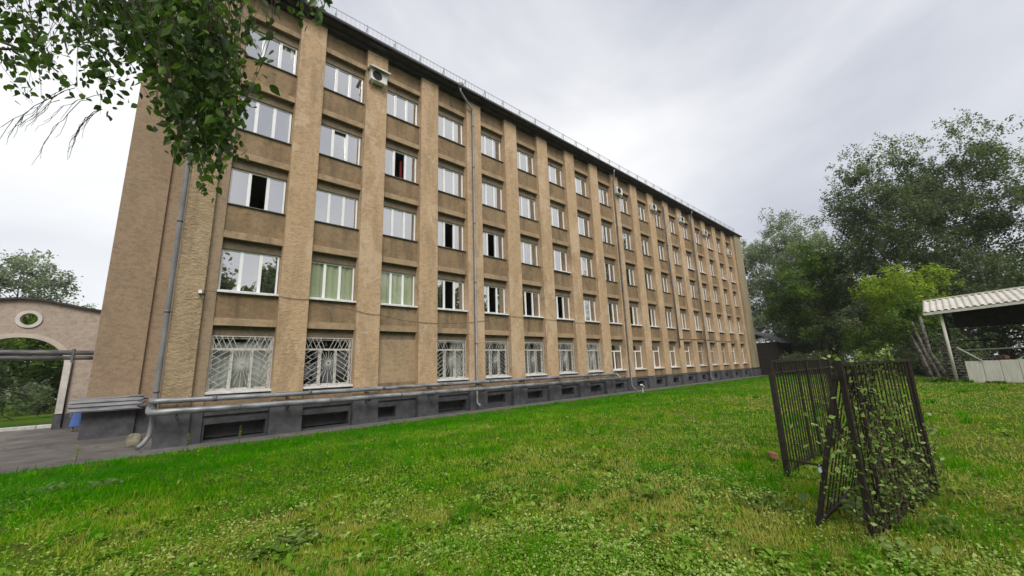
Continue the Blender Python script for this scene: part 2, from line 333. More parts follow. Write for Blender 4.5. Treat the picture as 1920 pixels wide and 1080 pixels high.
# plinth
pp = MB().box(-.02, 1.09, -.06, .62, -.1, PT-.001).mesh('plinth_pier'); pp.materials.append(M['plinth'])
for i in range(1, NB): obj('plinth_pier', pp, None, B, (pl(i), 0, 0))
MB().box(.22, 1.07, -.06, .62, -.1, PT-.001).build('plinth_pier', M['plinth'], B)
MB().box(1.072, 1.42, .10, .62, -.1, PT-.001).build('plinth_pier', M['plinth'], B)
MB().box(pl(18)-.02, 55.97, -.06, .62, -.1, PT-.001).build('plinth_pier', M['plinth'], B)
MB().box(55.972, 58.44, -.27, 14.03, -.1, PT-.15).build('plinth_pier', M['plinth'], B)
MB().box(-1.89, -.36, 5.55, 14.03, -.1, PT-.001).build('plinth_pier', M['plinth'], B)
MB().box(.22, .6, .622, 5.7, -.1, PT-.001).build('plinth_pier', M['plinth'], B)
MB().box(-.358, .6, 5.72, 14.0, -.1, PT-.001).build('plinth_pier', M['plinth'], B)
MB().box(.602, 55.97, 13.72, 14.03, -.1, PT-.001).build('plinth_pier', M['plinth'], B)
def plinth_panel(x0, x1, z0=.22, z1=.68):
    w = BW-.04; m = MB(); y = .20
    m.box(0, w, y, .62, -.1, z0); m.box(0, w, y, .62, z1, PT-.15); m.box(0, x0, y, .62, z0, z1); m.box(x1, w, y, .62, z0, z1)
    m.box(0, w, y-.10, .62, PT-.149, PT-.02)
    return m.mesh('plinth_panel')
pa = plinth_panel(.06, BW-.10, .06, .60); pb = plinth_panel(.25, BW-.42, .25, .70); pc = plinth_panel(.06, .95, .15, .62)
for m_ in (pa, pb, pc): m_.materials.append(M['plinth'])
nb = MB().box(0, BW-.04, .56, .60, .10, .9).mesh('niche_back'); nb.materials.append(M['niche'])
for i in range(1, NB+1):
    o = obj('plinth_panel', pc if i == 3 else (pa if i < 5 else pb), None, B, (pr(i-1)+.02, 0, 0))
    n_ = obj('niche_back', nb, None, o, (0, .08, 0))
# spandrels with ledges
def spandrel_mesh(z0, z1, low=True):
    m = MB()
    if low: m.box(0, BW, .38, .62, z0, z0+.38); m.box(0, BW, .25, .62, z0+.381, z1)
    else: m.box(0, BW, .25, .62, z0, z1)
    return m.mesh('spandrel')
spm = []; ldm = []; ltm = []
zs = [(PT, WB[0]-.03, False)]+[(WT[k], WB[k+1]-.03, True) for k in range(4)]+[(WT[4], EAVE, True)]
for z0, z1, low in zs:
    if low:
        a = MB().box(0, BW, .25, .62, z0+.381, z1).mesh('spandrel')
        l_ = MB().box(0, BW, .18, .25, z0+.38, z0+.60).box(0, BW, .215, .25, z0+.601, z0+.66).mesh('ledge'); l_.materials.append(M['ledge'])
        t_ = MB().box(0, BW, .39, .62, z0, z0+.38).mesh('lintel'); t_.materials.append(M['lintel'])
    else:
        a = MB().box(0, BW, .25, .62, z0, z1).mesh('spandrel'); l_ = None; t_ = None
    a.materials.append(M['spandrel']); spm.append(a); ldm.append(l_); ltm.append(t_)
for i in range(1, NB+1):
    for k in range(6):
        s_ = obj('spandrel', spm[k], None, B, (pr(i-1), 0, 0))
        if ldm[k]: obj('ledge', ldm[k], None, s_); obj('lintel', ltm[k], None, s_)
# rooms behind the windows
fl = MB()
for z in (.6, 4.35, 7.75, 11.0, 14.4, 18.15): fl.box(.602, 55.99, .63, 13.69, z, z+.25)
fl.build('room_floor', M['slab'], B)
rw = MB()
for j, z in enumerate((.86, 4.61, 8.01, 11.26, 14.66)):
    z1 = (4.34, 7.74, 10.99, 14.39, 18.14)[j]
    rw.box(.61, 55.98, 5.0, 5.15, z, z1)
    for i in range(2, NB, 2): rw.box(pl(i)+.45, pl(i)+.6, .63, 4.99, z, z1)
rw.build('room_wall', M['slab'], B)

# --- windows
def win_frame(w, h, n=3, transom=None, fw=.065):
    m = MB(); d0, d1 = 0, .075
    m.box(0, w, d0, d1, 0, fw); m.box(0, w, d0, d1, h-fw, h); m.box(0, fw, d0, d1, fw, h-fw); m.box(w-fw, w, d0, d1, fw, h-fw)
    top = h-fw
    if transom: m.box(fw, w-fw, d0, d1, transom-.04, transom+.04); top = transom-.04
    for j in range(1, n):
        x = w*j/n; m.box(x-.055, x+.055, d0, d1, fw, top)
    return m.mesh('window')
WW = BW-.06
frames = {}
def get_frame(key, *a):
    if key not in frames: frames[key] = win_frame(*a); frames[key].materials.append(M['pvc'])
    return frames[key]
pane_cache = {}
def pane_mesh(w, h, mt=None):
    k = (round(w, 3), round(h, 3), mt.name)
    if k not in pane_cache:
        pane_cache[k] = MB().quad((-w/2, 0, -h/2), (w/2, 0, -h/2), (w/2, 0, h/2), (-w/2, 0, h/2)).mesh('pane')
    return pane_cache[k]
sash_cache = {}
def sash_mesh(w, h):
    k = (round(w, 3), round(h, 3))
    if k not in sash_cache:
        f = .05; m = MB(); m.box(0, w, 0, .05, 0, f); m.box(0, w, 0, .05, h-f, h); m.box(0, f, 0, .05, f, h-f); m.box(w-f, w, 0, .05, f, h-f)
        sash_cache[k] = m.mesh('open_sash'); sash_cache[k].materials.append(M['pvc'])
    return sash_cache[k]
sill_m = MB().box(-.04, WW+.04, -.36, .0, -.045, -.012).box(-.04, WW+.04, -.36, -.335, -.09, -.046).mesh('sill'); sill_m.materials.append(M['sillw'])
sill_g = MB().box(-.02, WW+.02, -.29, .0, -.04, -.012).mesh('sill'); sill_g.materials.append(M['sillg'])
def curtain_mesh(w, h, amp=.03, seed=0):
    r = random.Random(seed); m = MB(); n = 26; ph = r.random()*6
    pts = [(w*i/n, amp*math.sin(ph+i*1.7)+amp*.5*math.sin(i*.9+ph)) for i in range(n+1)]
    for i in range(n):
        (x0, y0), (x1, y1) = pts[i], pts[i+1]; m.quad((x0, y0, 0), (x1, y1, 0), (x1, y1, h), (x0, y0, h))
    me_ = m.mesh('curtain'); me_.polygons.foreach_set('use_smooth', [True]*len(m.f)); return me_
cur_full = {}; 
def curtain(kind, w, h, parent, loc, matn):
    k = (kind, round(w, 2), round(h, 2), matn)
    if k not in cur_full: cur_full[k] = curtain_mesh(w, h, .03, len(cur_full)); cur_full[k].materials.append(M[matn])
    return obj('curtain', cur_full[k], None, parent, loc)
OPEN = {(3, 1): [1], (4, 3): [1], (3, 4): [1], (3, 5): [1], (2, 4): [1], (2, 5): [1], (2, 6): [1], (2, 7): [1], (3, 7): [0], (3, 11): [0], (4, 10): [0], (2, 9): [0], (4, 11): [0], (2, 10): [0], (2, 11): [0]}
VENT = {(5, 1): 2, (4, 2): 1, (5, 9): 0, (4, 9): 0}
def window(f, i):
    zb, zt = WB[f-1], WT[f-1]; h = zt-zb; x0 = pr(i-1)+.03
    low = f == 1; r = random.Random(f*100+i)
    if low and i >= 9: n, tr = 2, h*.73
    elif low: n, tr = 3, h*.76
    else: n, tr = 3, None
    fm = get_frame((low and i < 9, n, round(h, 2), tr), WW, h, n, tr, .085 if low and i < 9 else .065)
    w_ = obj('window', fm, None, B, (x0, .46, zb))
    if low and (i < 9 or 14 <= i <= 16):
        w_.material_slots[0].link = 'OBJECT'; w_.material_slots[0].material = M['oldwhite']
    gm = M['oldglass'] if (low and i < 9) or (f == 2 and i in (2, 3)) else M['glass']
    top = tr-.04 if tr else h-.065; pw = WW/n
    for j in range(n):
        if j in OPEN.get((f, i), []):
            sw = pw-.11; s_ = obj('open_sash', sash_mesh(sw, top-.07), None, w_, (pw*j+.055, .08, .068)); s_.rotation_euler.z = math.radians(82+r.uniform(-12, 8))
            continue
        p = obj('pane', pane_mesh(pw-.10, top-.065, gm), gm, w_, (pw*(j+.5), .035, (top+.065)/2))
        p.rotation_euler = (math.radians(r.uniform(-.8, .8)), 0, math.radians(r.uniform(-.9, .9)))
        if VENT.get((f, i)) == j: p.rotation_euler.x = math.radians(-5); p.location.y += .05
    if tr:
        m2 = 1
        p = obj('pane', pane_mesh(WW-.13, h-tr-.105, gm), gm, w_, (WW/2, .035, (h-.065+tr+.04)/2)); p.rotation_euler.x = math.radians(r.uniform(-.6, .6))
    obj('sill', sill_m if f <= 2 or r.random() < .12 else sill_g, None, w_)
    # curtains
    if f == 2 and i in (2, 3): curtain('full', WW-.06, h, w_, (.03, .095, 0), 'blind')
    elif low and i < 9:
        if i == 1: curtain('full', WW-.06, h*.9, w_, (.03, .2, 0), 'curtain')
        elif i in (4, 8): curtain('half', WW*.4, h*.95, w_, (WW*.58, .2, 0), 'curtain')
    elif (f, i) == (4, 3): curtain('r', WW*.045, h*.8, w_, (WW*.585, .3, 0), 'red')
    elif (f, i) not in OPEN and r.random() < .72:
        q = r.random()
        if q > .86: curtain('full', WW-.08, h*(.5 if q > .93 else .98), w_, (.04, .14, h*.48 if q > .93 else 0), 'curtain'); return
        if q < .45: curtain('l', WW*.32, h-.05, w_, (.04, .16, 0), 'curtain'); 
        if q > .25: curtain('r', WW*.32, h-.05, w_, (WW*.66, .16, 0), 'curtain')
for i in range(1, NB+1):
    for f in range(1, 6):
        if f == 1 and i == 3:
            MB().box(pr(2)+.001, pl(3)-.001, .30, .6, WB[0]-.03, WT[0]).build('blocked_opening', M['ledge'], B); continue
        window(f, i)
# --- sunburst grilles on the ground floor
def grille():
    h = WT[0]-WB[0]; w = WW; t = .016; fr = MB(); la = MB(); sb = MB()
    for a, b_ in (((0, 0), (w, 0)), ((0, h), (w, h)), ((0, 0), (0, h)), ((w, 0), (w, h))): fr.bar((a[0], 0, a[1]), (b_[0], 0, b_[1]), .03)
    zt = h*.76
    fr.bar((0, 0, zt), (w, 0, zt), .035)
    for x in (w*.34, w*.66): fr.bar((x, 0, 0), (x, 0, zt), .03)
    y = -.012
    # transom: fan of chevrons about the middle
    for k in range(-6, 7):
        xc = w/2+k*w/12
        if abs(k) < 6: la.bar((xc, y, zt), (min(max(xc+(w/9 if k >= 0 else -w/9), 0), w), y, h), t)
        if k % 2 == 0 and 0 < abs(k) < 6: la.bar((xc+(w/9 if k >= 0 else -w/9), y*2, zt), (xc, y*2, h), t)
    # sides: chevron lattice
    for x0, x1, sgn in ((0, w*.34, 1), (w*.66, w, -1)):
        n = 7
        for k in range(-2, n+1):
            za = zt*k/n; zb = za+zt*.30
            pa_, pb_ = (x0, za), (x1, zb)
            if sgn < 0: pa_, pb_ = (x0, zb), (x1, za)
            (xa, z_a), (xb, z_b) = pa_, pb_
            def clip(p, q):
                (px, pz), (qx, qz) = p, q
                if pz > qz: p, q = q, p; (px, pz), (qx, qz) = p, q
                if qz <= 0 or pz >= zt: return None
                if pz < 0: s = (0-pz)/(qz-pz); px += (qx-px)*s; pz = 0
                if qz > zt: s = (zt-pz)/(qz-pz); qx = px+(qx-px)*s; qz = zt
                return (px, pz), (qx, qz)
            c = clip(pa_, pb_)
            if c: la.bar((c[0][0], y, c[0][1]), (c[1][0], y, c[1][1]), t)
            if k % 2 == 0:
                xm = (x0+x1)/2; c = clip((x0, z_b), (xm, (z_a+z_b)/2)) if sgn > 0 else clip((x1, z_a+zt*.3), (xm, (z_a+z_b)/2))
                if c: la.bar((c[0][0], y*2, c[0][1]), (c[1][0], y*2, c[1][1]), t)
    # centre: diamond with rays
    cx, cz = w/2, zt*.62; r0 = .07
    for a in range(4):
        p = (cx+r0*math.cos(a*PI/2), cz+r0*math.sin(a*PI/2)); q = (cx+r0*math.cos((a+1)*PI/2), cz+r0*math.sin((a+1)*PI/2)); sb.bar((p[0], y, p[1]), (q[0], y, q[1]), .02)
    for k in range(24):
        a = 2*PI*k/24; dx, dz = math.cos(a), math.sin(a)
        tx = (w*.155/abs(dx)) if abs(dx) > 1e-6 else 9; tz = ((zt-cz-.02) if dz > 0 else (cz-.02))/max(abs(dz), 1e-6)
        rr = min(tx, tz)*(1 if k % 2 == 0 else .8)
        sb.bar((cx+r0*dx, y, cz+r0*dz), (cx+rr*dx, y, cz+rr*dz), t*.9)
    return fr.mesh('window_grille'), la.mesh('lattice'), sb.mesh('sunburst')
gm_ = grille()
for m_ in gm_: m_.materials.append(M['grille'])
for i in (1, 2, 4, 5, 6, 7, 8):
    o = obj('window_grille', gm_[0], None, B, (pr(i-1)+.03, .33, WB[0])); obj('lattice', gm_[1], None, o); obj('sunburst', gm_[2], None, o)
# --- eave, gutter, roof, guard rail
ev = MB().box(.1, 56.1, -.42, .6, EAVE+.002, EAVE+.10); ev.box(.1, 56.1, -.46, -.3, EAVE+.101, EAVE+.2); ev.box(.1, 56.0, -.06, .245, EAVE-.16, EAVE)
ev.build('eave', M['eave'], B)
gt = MB().tube([(.0, -.5, EAVE+.12), (56.2, -.5, EAVE+.10)], .075, 8); gt.build('gutter', M['eave'], B)
MB().box(-2.0, .09, 5.3, 14.2, EAVE+.002, EAVE+.2).build('eave', M['eave'], B)
rf = MB()
rf.poly([(-.1, -.52, EAVE+.24), (58.6, -.52, EAVE+.24), (58.6, 7, EAVE+1.7), (-.1, 7, EAVE+1.7)]); rf.poly([(-.1, 7, EAVE+1.7), (58.6, 7, EAVE+1.7), (58.6, 14.4, EAVE+.24), (-.1, 14.4, EAVE+.24)])
rf.poly([(-.1, -.52, EAVE+.21), (-.1, 14.4, EAVE+.21), (58.6, 14.4, EAVE+.21), (58.6, -.52, EAVE+.21)])
rf.poly([(-.1, -.52, EAVE+.21), (-.1, -.52, EAVE+.24), (-.1, 7, EAVE+1.7), (-.1, 14.4, EAVE+.24), (-.1, 14.4, EAVE+.21)]); rf.poly([(58.6, -.52, EAVE+.21), (58.6, 14.4, EAVE+.21), (58.6, 14.4, EAVE+.24), (58.6, 7, EAVE+1.7), (58.6, -.52, EAVE+.24)])
rf.poly([(-.1, -.52, EAVE+.21), (58.6, -.52, EAVE+.21), (58.6, -.52, EAVE+.24), (-.1, -.52, EAVE+.24)])
rfo = rf.build('roof', M['roof'], B)
rl = MB(); zr = EAVE+.26
rl.bar((.0, -.40, zr+.52), (56.2, -.40, zr+.52), .022); rl.bar((.0, -.40, zr+.06), (56.2, -.40, zr+.06), .022)
gr = rl.build('guard_rail', M['guard'], rfo)
bl = MB()
for k in range(int(56.2/.22)): bl.bar((k*.22+.1, -.40, zr+.06), (k*.22+.1, -.40, zr+.52), .012)
tag(bl.build('balusters', M['guard'], rfo), kind='stuff')
pst = MB().bar((0, -.40, zr-.06), (0, -.40, zr+.58), .035).bar((0, -.40, zr+.5), (0, .15, zr+.02), .02).mesh('guard_post'); pst.materials.append(M['guard'])
for k in range(38): obj('guard_post', pst, None, rfo, (k*1.5+.2, 0, 0))
# --- downpipes
def downpipe(pts, r, name='downpipe', collars=()):
    o = MB().tube(pts, r, 10).build(name, M['dpipe'], B)
    for c in collars: MB().tube([(c[0], c[1], c[2]-.035), (c[0], c[1], c[2]+.035)], r*1.22, 10).box(c[0]-.015, c[0]+.015, c[1], c[1]+.2, c[2]-.01, c[2]+.01).build('collar', M['pipedark'], o)
    return o
downpipe([(.1, -.42, 18.5), (.12, -.36, 18.2), (.14, -.06, 17.6), (.14, -.06, .75), (.12, -.05, .45), (-.02, -.15, .22), (-.13, -.25, .13)], .075, collars=[(.14, -.06, z) for z in (14, 11, 7.6, 4.4, 1.8)])
MB().tube([(11.75, -.5, 18.72), (11.75, -.5, 18.5)], [.2, .12], 10).build('rain_hopper', M['dpipe'], B)
downpipe([(11.75, -.5, 18.5), (11.78, -.46, 18.3), (12.85, -.13, 17.75), (12.9, -.13, 17.5), (12.9, -.13, .42), (12.9, -.3, .30), (12.95, -.36, .26)], .065, collars=[(12.9, -.13, z) for z in (16.6, 13.9, 10.4, 6.9, 3.5)])
for xx, top in ((27.95, 'e'), (36.9, 's'), (43.0, 'e')):
    if top == 'e': pts = [(xx-.3, -.5, 18.5), (xx-.3, -.46, 18.3), (xx, -.12, 17.6), (xx, -.12, .42), (xx+.02, -.3, .22), (xx+.25, -.36, .12)]
    else: pts = [(xx, -.10, 17.6), (xx, -.10, 3.4)]
    downpipe(pts, .06, collars=[(xx, -.12 if top == 'e' else -.10, z) for z in (13.5, 9.8, 5.6)])
# --- cables on the facade
def cable(pts, r, sag=0):
    P_ = []
    for a, b_ in zip(pts[:-1], pts[1:]):
        for k in range(8):
            t = k/8; p = Vector(a).lerp(Vector(b_), t); p.z -= sag*4*t*(1-t); P_.append(p)
    P_.append(Vector(pts[-1])); return MB().tube(P_, r, 5)
c1_ = cable([(.96, -.03, 5.22), (3.4, -.03, 5.24), (4.47, -.03, 5.2), (6.42, -.03, 4.86), (7.5, -.03, 4.75), (9.4, -.03, 4.5), (12.45, -.03, 4.62), (15.5, -.03, 5.19), (18.6, -.03, 5.15), (24.75, -.03, 5.1)], .009, .05).build('facade_cable', M['black'], None)
tag(c1_, 'thin dark cable sagging along the facade below second floor windows', 'cable')
c2_ = cable([(36.0, -.03, 4.25), (42.6, -.03, 4.3), (52, -.03, 4.2)], .03, .03).build('facade_cable', M['black'], None)
tag(c2_, 'dark cable bundle above far ground floor windows', 'cable')

# ------------------------------------------------------------------ things on the facade
def ac_unit(loc, label, hood=False, rz=0):
    r_ = empty('air_conditioner', loc, rz); tag(r_, label, 'air conditioner', 'outdoor air conditioner units on the facade')
    b_ = bevel(MB().box(-.42, .42, -.34, -.04, 0, .6).build('casing', M['ac'], r_), .02)
    ring = MB(); cx, cz = -.10, .3
    for q in (.07, .13, .19, .24): ring.tube([(cx+q*math.cos(2*PI*k/20), -.355, cz+q*math.sin(2*PI*k/20)) for k in range(21)], .008, 4, False)
    for k in range(8): a = PI*k/8; ring.bar((cx-.24*math.cos(a), -.36, cz-.24*math.sin(a)), (cx+.24*math.cos(a), -.36, cz+.24*math.sin(a)), .008)
    ring.build('fan_guard', M['black'], r_)
    MB().tube([(cx, -.342, cz), (cx, -.35, cz)], .235, 20).build('fan_opening', M['black'], r_)
    for s in (-.3, .3): MB().bar((s, .0, -.03), (s, -.40, -.03), .035).bar((s, .0, -.3), (s, -.36, -.05), .025).build('bracket', M['ac'], r_)
    if hood: MB().poly([(-.52, .04, .72), (.52, .04, .72), (.52, -.55, .62), (-.52, -.55, .62)]).box(-.52, .52, -.55, -.53, .56, .62).build('hood', M['sillw'], r_)
    return r_
ac_unit((6.92, 0, 16.5), 'air conditioner unit under a metal hood near the roof, nearest to the viewer', True)
for xx, zz, lb in ((28.5, 16.55, 'air conditioner unit above a top floor window, second from the near end'), (34.5, 16.6, 'air conditioner unit under the eave, third from the near end'), (40.5, 16.75, 'air conditioner unit under the eave, fourth from the near end'), (46.4, 16.5, 'air conditioner unit under the eave, fifth from the near end'), (53.4, 15.3, 'farthest air conditioner unit, hung lower by the blank end wall')):
    ac_unit((xx, 0.0, zz), lb)
sc = empty('security_camera', (.93, 0, 5.1)); tag(sc, 'small security camera on the near corner pilaster', 'camera')
MB().box(-.05, .05, -.06, 0, 0, .12).build('mount', M['pvc'], sc); MB().tube([(.0, -.06, -.03), (.10, -.3, -.07)], .04, 8).build('camera_body', M['black'], sc)
# heating mains
hp = empty('heating_pipes', (0, 0, 0)); tag(hp, 'two long grey insulated heating pipes running along the foot of the facade', 'pipes')
up = [(.08, .55, 1.52), (.08, -.1, 1.5), (.12, -.22, 1.5), (.25, -.25, 1.5), (4, -.25, 1.46), (12, -.25, 1.46), (25.3, -.25, 1.42), (25.6, -.25, 1.40), (25.72, -.32, 1.36), (25.74, -.45, 1.26), (25.72, -.56, 1.16), (25.6, -.6, 1.10)]
lo_ = [(.04, .3, 1.28), (.04, -.4, 1.2), (.06, -.55, 1.18), (.2, -.6, 1.18), (4, -.6, 1.15), (14, -.6, 1.12), (25.6, -.6, 1.10)]
MB().tube(up, .088, 12).build('pipe', M['pipe'], hp); MB().tube(lo_, .10, 12).build('pipe', M['pipe'], hp)
for k in range(9):
    x = 1.6+3.0*k
    MB().tube([(x, -.25, 1.48-.003*k), (x+.12, -.25, 1.48-.003*k)], .1, 12).build('pipe_band', M['pipedark'], hp)
    MB().tube([(x+.7, -.6, 1.172-.0032*(x+.7)), (x+.76, -.6, 1.172-.0032*(x+.7))], .112, 12).build('pipe_band', M['pipedark'], hp)
    xs = pl(k)+.5 if k > 0 else .7
    MB().bar((xs, .0, 1.33), (xs, -.42, 1.33), .05).bar((xs, -.06, 1.0), (xs, -.70, 1.0), .05).bar((xs, -.42, 1.33), (xs, -.42, 1.02), .04).build('pipe_bracket', M['rust'], hp)
# corrugated cover on the recessed wing
cs = empty('corrugated_cover', (0, 0, 0)); tag(cs, 'dented corrugated zinc cover over pipes on the recessed wing wall', 'metal cover')
def corr(x0, x1, y, z0, z1, n, seed):
    r = random.Random(seed); m = MB(); prof = []
    for k in range(n*8+1):
        t = k/(n*8); ph = (t*n) % 1; prof.append((z0+(z1-z0)*t, y+(.06 if (ph < .13 and 0 < k < n*8) else 0)-(.05*(1-t))))
    nxx = 14
    for i in range(nxx):
        for (za, ya), (zb, yb) in zip(prof[:-1], prof[1:]):
            xa = x0+(x1-x0)*i/nxx; xb = x0+(x1-x0)*(i+1)/nxx
            ja = .012*math.sin(za*23+seed) if i == 0 else 0; jb = .09*math.sin(za*31+seed) if i == nxx-1 else 0
            d = lambda x: .006*math.sin(x*5+seed)
            m.quad((xa+ja, ya+d(xa), za), (xb+jb, ya+d(xb), za), (xb+jb, yb+d(xb), zb), (xa+ja, yb+d(xa), zb))
    return m
corr(-2.24, -.26, 5.18, 1.04, 1.51, 3, 1).build('zinc_sheet', M['sheet'], cs); corr(-.62, -.12, 5.21, 1.10, 1.56, 3, 2).build('zinc_sheet', M['pipedark'], cs)
MB().poly([(-2.2, 5.18, 1.50), (-.2, 5.15, 1.54), (-.2, 5.54, 1.60), (-2.2, 5.54, 1.56)]).build('top_sheet', M['sheet'], cs)
for x in (-2.0, -1.2, -.4): MB().bar((x, 5.54, 1.30), (x, 5.19, 1.28), .04).build('bracket', M['rust'], cs)
# boulder by the corner
def blob(name, loc, s, mat, seed, parent=None):
    import bmesh
    bm = bmesh.new(); bmesh.ops.create_icosphere(bm, subdivisions=3, radius=1)
    r = np.random.default_rng(seed); ks = r.normal(size=(10, 3))*1.6; ph = r.random(10)*6
    for v in bm.verts:
        n = sum(math.sin(float(np.dot(k, v.co))+p) for k, p in zip(ks, ph))/10; v.co *= 1+.45*n
        v.co.x *= s[0]; v.co.y *= s[1]; v.co.z *= s[2]
    me_ = bpy.data.meshes.new(name); bm.to_mesh(me_); bm.free(); me_.polygons.foreach_set('use_smooth', [True]*len(me_.polygons))
    return obj(name, me_, mat, parent, loc)
tag(blob('boulder', (-.22, 1.5, .16), (.20, .2, .26), M['rock'], 3), 'mossy boulder beside the downpipe outlet at building corner', 'rock')
# floodlight on a short stake
sl = empty('floodlight', (25.6, -2.4, .05)); tag(sl, 'small white floodlight on a stake in front of the plinth', 'lamp')
MB().bar((0, 0, 0), (0, 0, .42), .05).build('stake', M['sillw'], sl)
bevel(MB().box(-.3, .22, -.09, .09, 0, .10).build('lamp_head', M['sillw'], sl, (0, 0, .47)), .02).rotation_euler = (0, .35, .3)
MB().box(-.25, .17, -.07, .07, -.02, -.005).build('lens', M['oldglass'], sl, (0, 0, .46)).rotation_euler = (0, .35, .3)

# ------------------------------------------------------------------ arched gate and yard on the left
G = empty('arched_gate', (0, 0, 0)); tag(G, 'pink plaster arched gateway wall with round window and grey capping', 'gate')
def extr(name, outer, holes, y0, y1, mat, parent):
    cu_ = bpy.data.curves.new(name, 'CURVE'); cu_.dimensions = '2D'; cu_.fill_mode = 'BOTH'; cu_.extrude = (y1-y0)/2
    for loop in [outer]+holes:
        sp = cu_.splines.new('POLY'); sp.points.add(len(loop)-1)
        for p, (x, z) in zip(sp.points, loop): p.co = (x, z, 0, 1)
        sp.use_cyclic_u = True
    tmp = bpy.data.objects.new(name, cu_); COL.objects.link(tmp)
    bpy.context.view_layer.update()
    me_ = bpy.data.meshes.new_from_object(tmp.evaluated_get(bpy.context.evaluated_depsgraph_get()))
    bpy.data.objects.remove(tmp); bpy.data.curves.remove(cu_)
    me_.transform(Matrix(((1, 0, 0, 0), (0, 0, -1, (y0+y1)/2), (0, 1, 0, 0), (0, 0, 0, 1)))); me_.name = name
    me_.materials.clear(); return obj(name, me_, mat, parent)
acx, ahw, asp, arise = -4.82, 1.52, 3.05, 1.28
arch = [(acx+ahw*math.cos(PI*k/24), asp+arise*math.sin(PI*k/24)) for k in range(25)]
topc = []
for k in range(33):
    x = -1.88-(5.9)*k/32; u = (x-acx)/2.9; topc.append((x, 5.62+.50*math.exp(-(u*1.55)**2)))
outer = [(-1.88, .0)]+topc+[(-7.78, .0), (acx-ahw, .0)]+list(reversed(arch))+[(acx+ahw, .0)]
hole = [(-4.68+.28*math.cos(2*PI*k/24), 5.2+.28*math.sin(2*PI*k/24)) for k in range(24)]
extr('wall', outer, [hole], 11.8, 12.25, M['gatewall'], G)
ro = [(-4.68+.42*math.cos(2*PI*k/28), 5.2+.42*math.sin(2*PI*k/28)) for k in range(28)]
extr('round_window_surround', ro, [hole], 11.74, 11.797, M['gatetrim'], G)
a2 = [(acx+(ahw+.24)*math.cos(PI*k/24), asp+(arise+.2)*math.sin(PI*k/24)) for k in range(25)]
extr('arch_trim', [(acx+ahw+.24, .72)]+a2+[(acx-ahw-.24, .72), (acx-ahw, .72)]+list(reversed(arch))+[(acx+ahw, .72)], [], 11.76, 11.798, M['archtrim'], G)
MB().box(acx+ahw+.02, acx+ahw+.25, 11.70, 11.758, .72, 3.15).build('jamb', M['gatetrim'], G)
cp_ = MB()
for (xa, za), (xb, zb) in zip(topc[:-1], topc[1:]):
    cp_.poly([(xa, 11.62, za+.002), (xb, 11.62, zb+.002), (xb, 11.62, zb+.09), (xa, 11.62, za+.09)]); cp_.poly([(xa, 11.62, za+.09), (xb, 11.62, zb+.09), (xb, 12.4, zb+.09), (xa, 12.4, za+.09)]); cp_.poly([(xa, 11.62, za+.002), (xa, 12.4, za+.002), (xb, 12.4, zb+.002), (xb, 11.62, zb+.002)])
cp_.build('capping', M['eave'], G)
MB().box(acx+ahw-.03, -1.88, 11.74, 12.3, -.05, .72).build('plinth', M['plinth'], G); MB().box(-7.9, acx-ahw+.03, 11.74, 12.3, -.05, .72).build('plinth', M['plinth'], G)
MB().tube([(-3.02, 11.7, 3.5), (-3.02, 11.7, .1)], .03, 6).build('wall_conduit', M['black'], G)
gp = empty('overhead_pipes', (0, 0, 0)); tag(gp, 'pair of overhead pipes crossing in front of the arched gate', 'pipes')
for z, r_ in ((3.47, .11), (3.24, .09)): MB().tube([(-16, 9, z+.12), (-1.8, 9, z)], r_, 10).build('pipe', M['pipe'], gp)
MB().box(-2.8, -2.72, 8.85, 9.15, 3.05, 3.65).build('pipe_clamp', M['pipedark'], gp); MB().bar((-9.5, 9, 0), (-9.5, 9, 3.3), .14).build('support_post', M['pipedark'], gp)

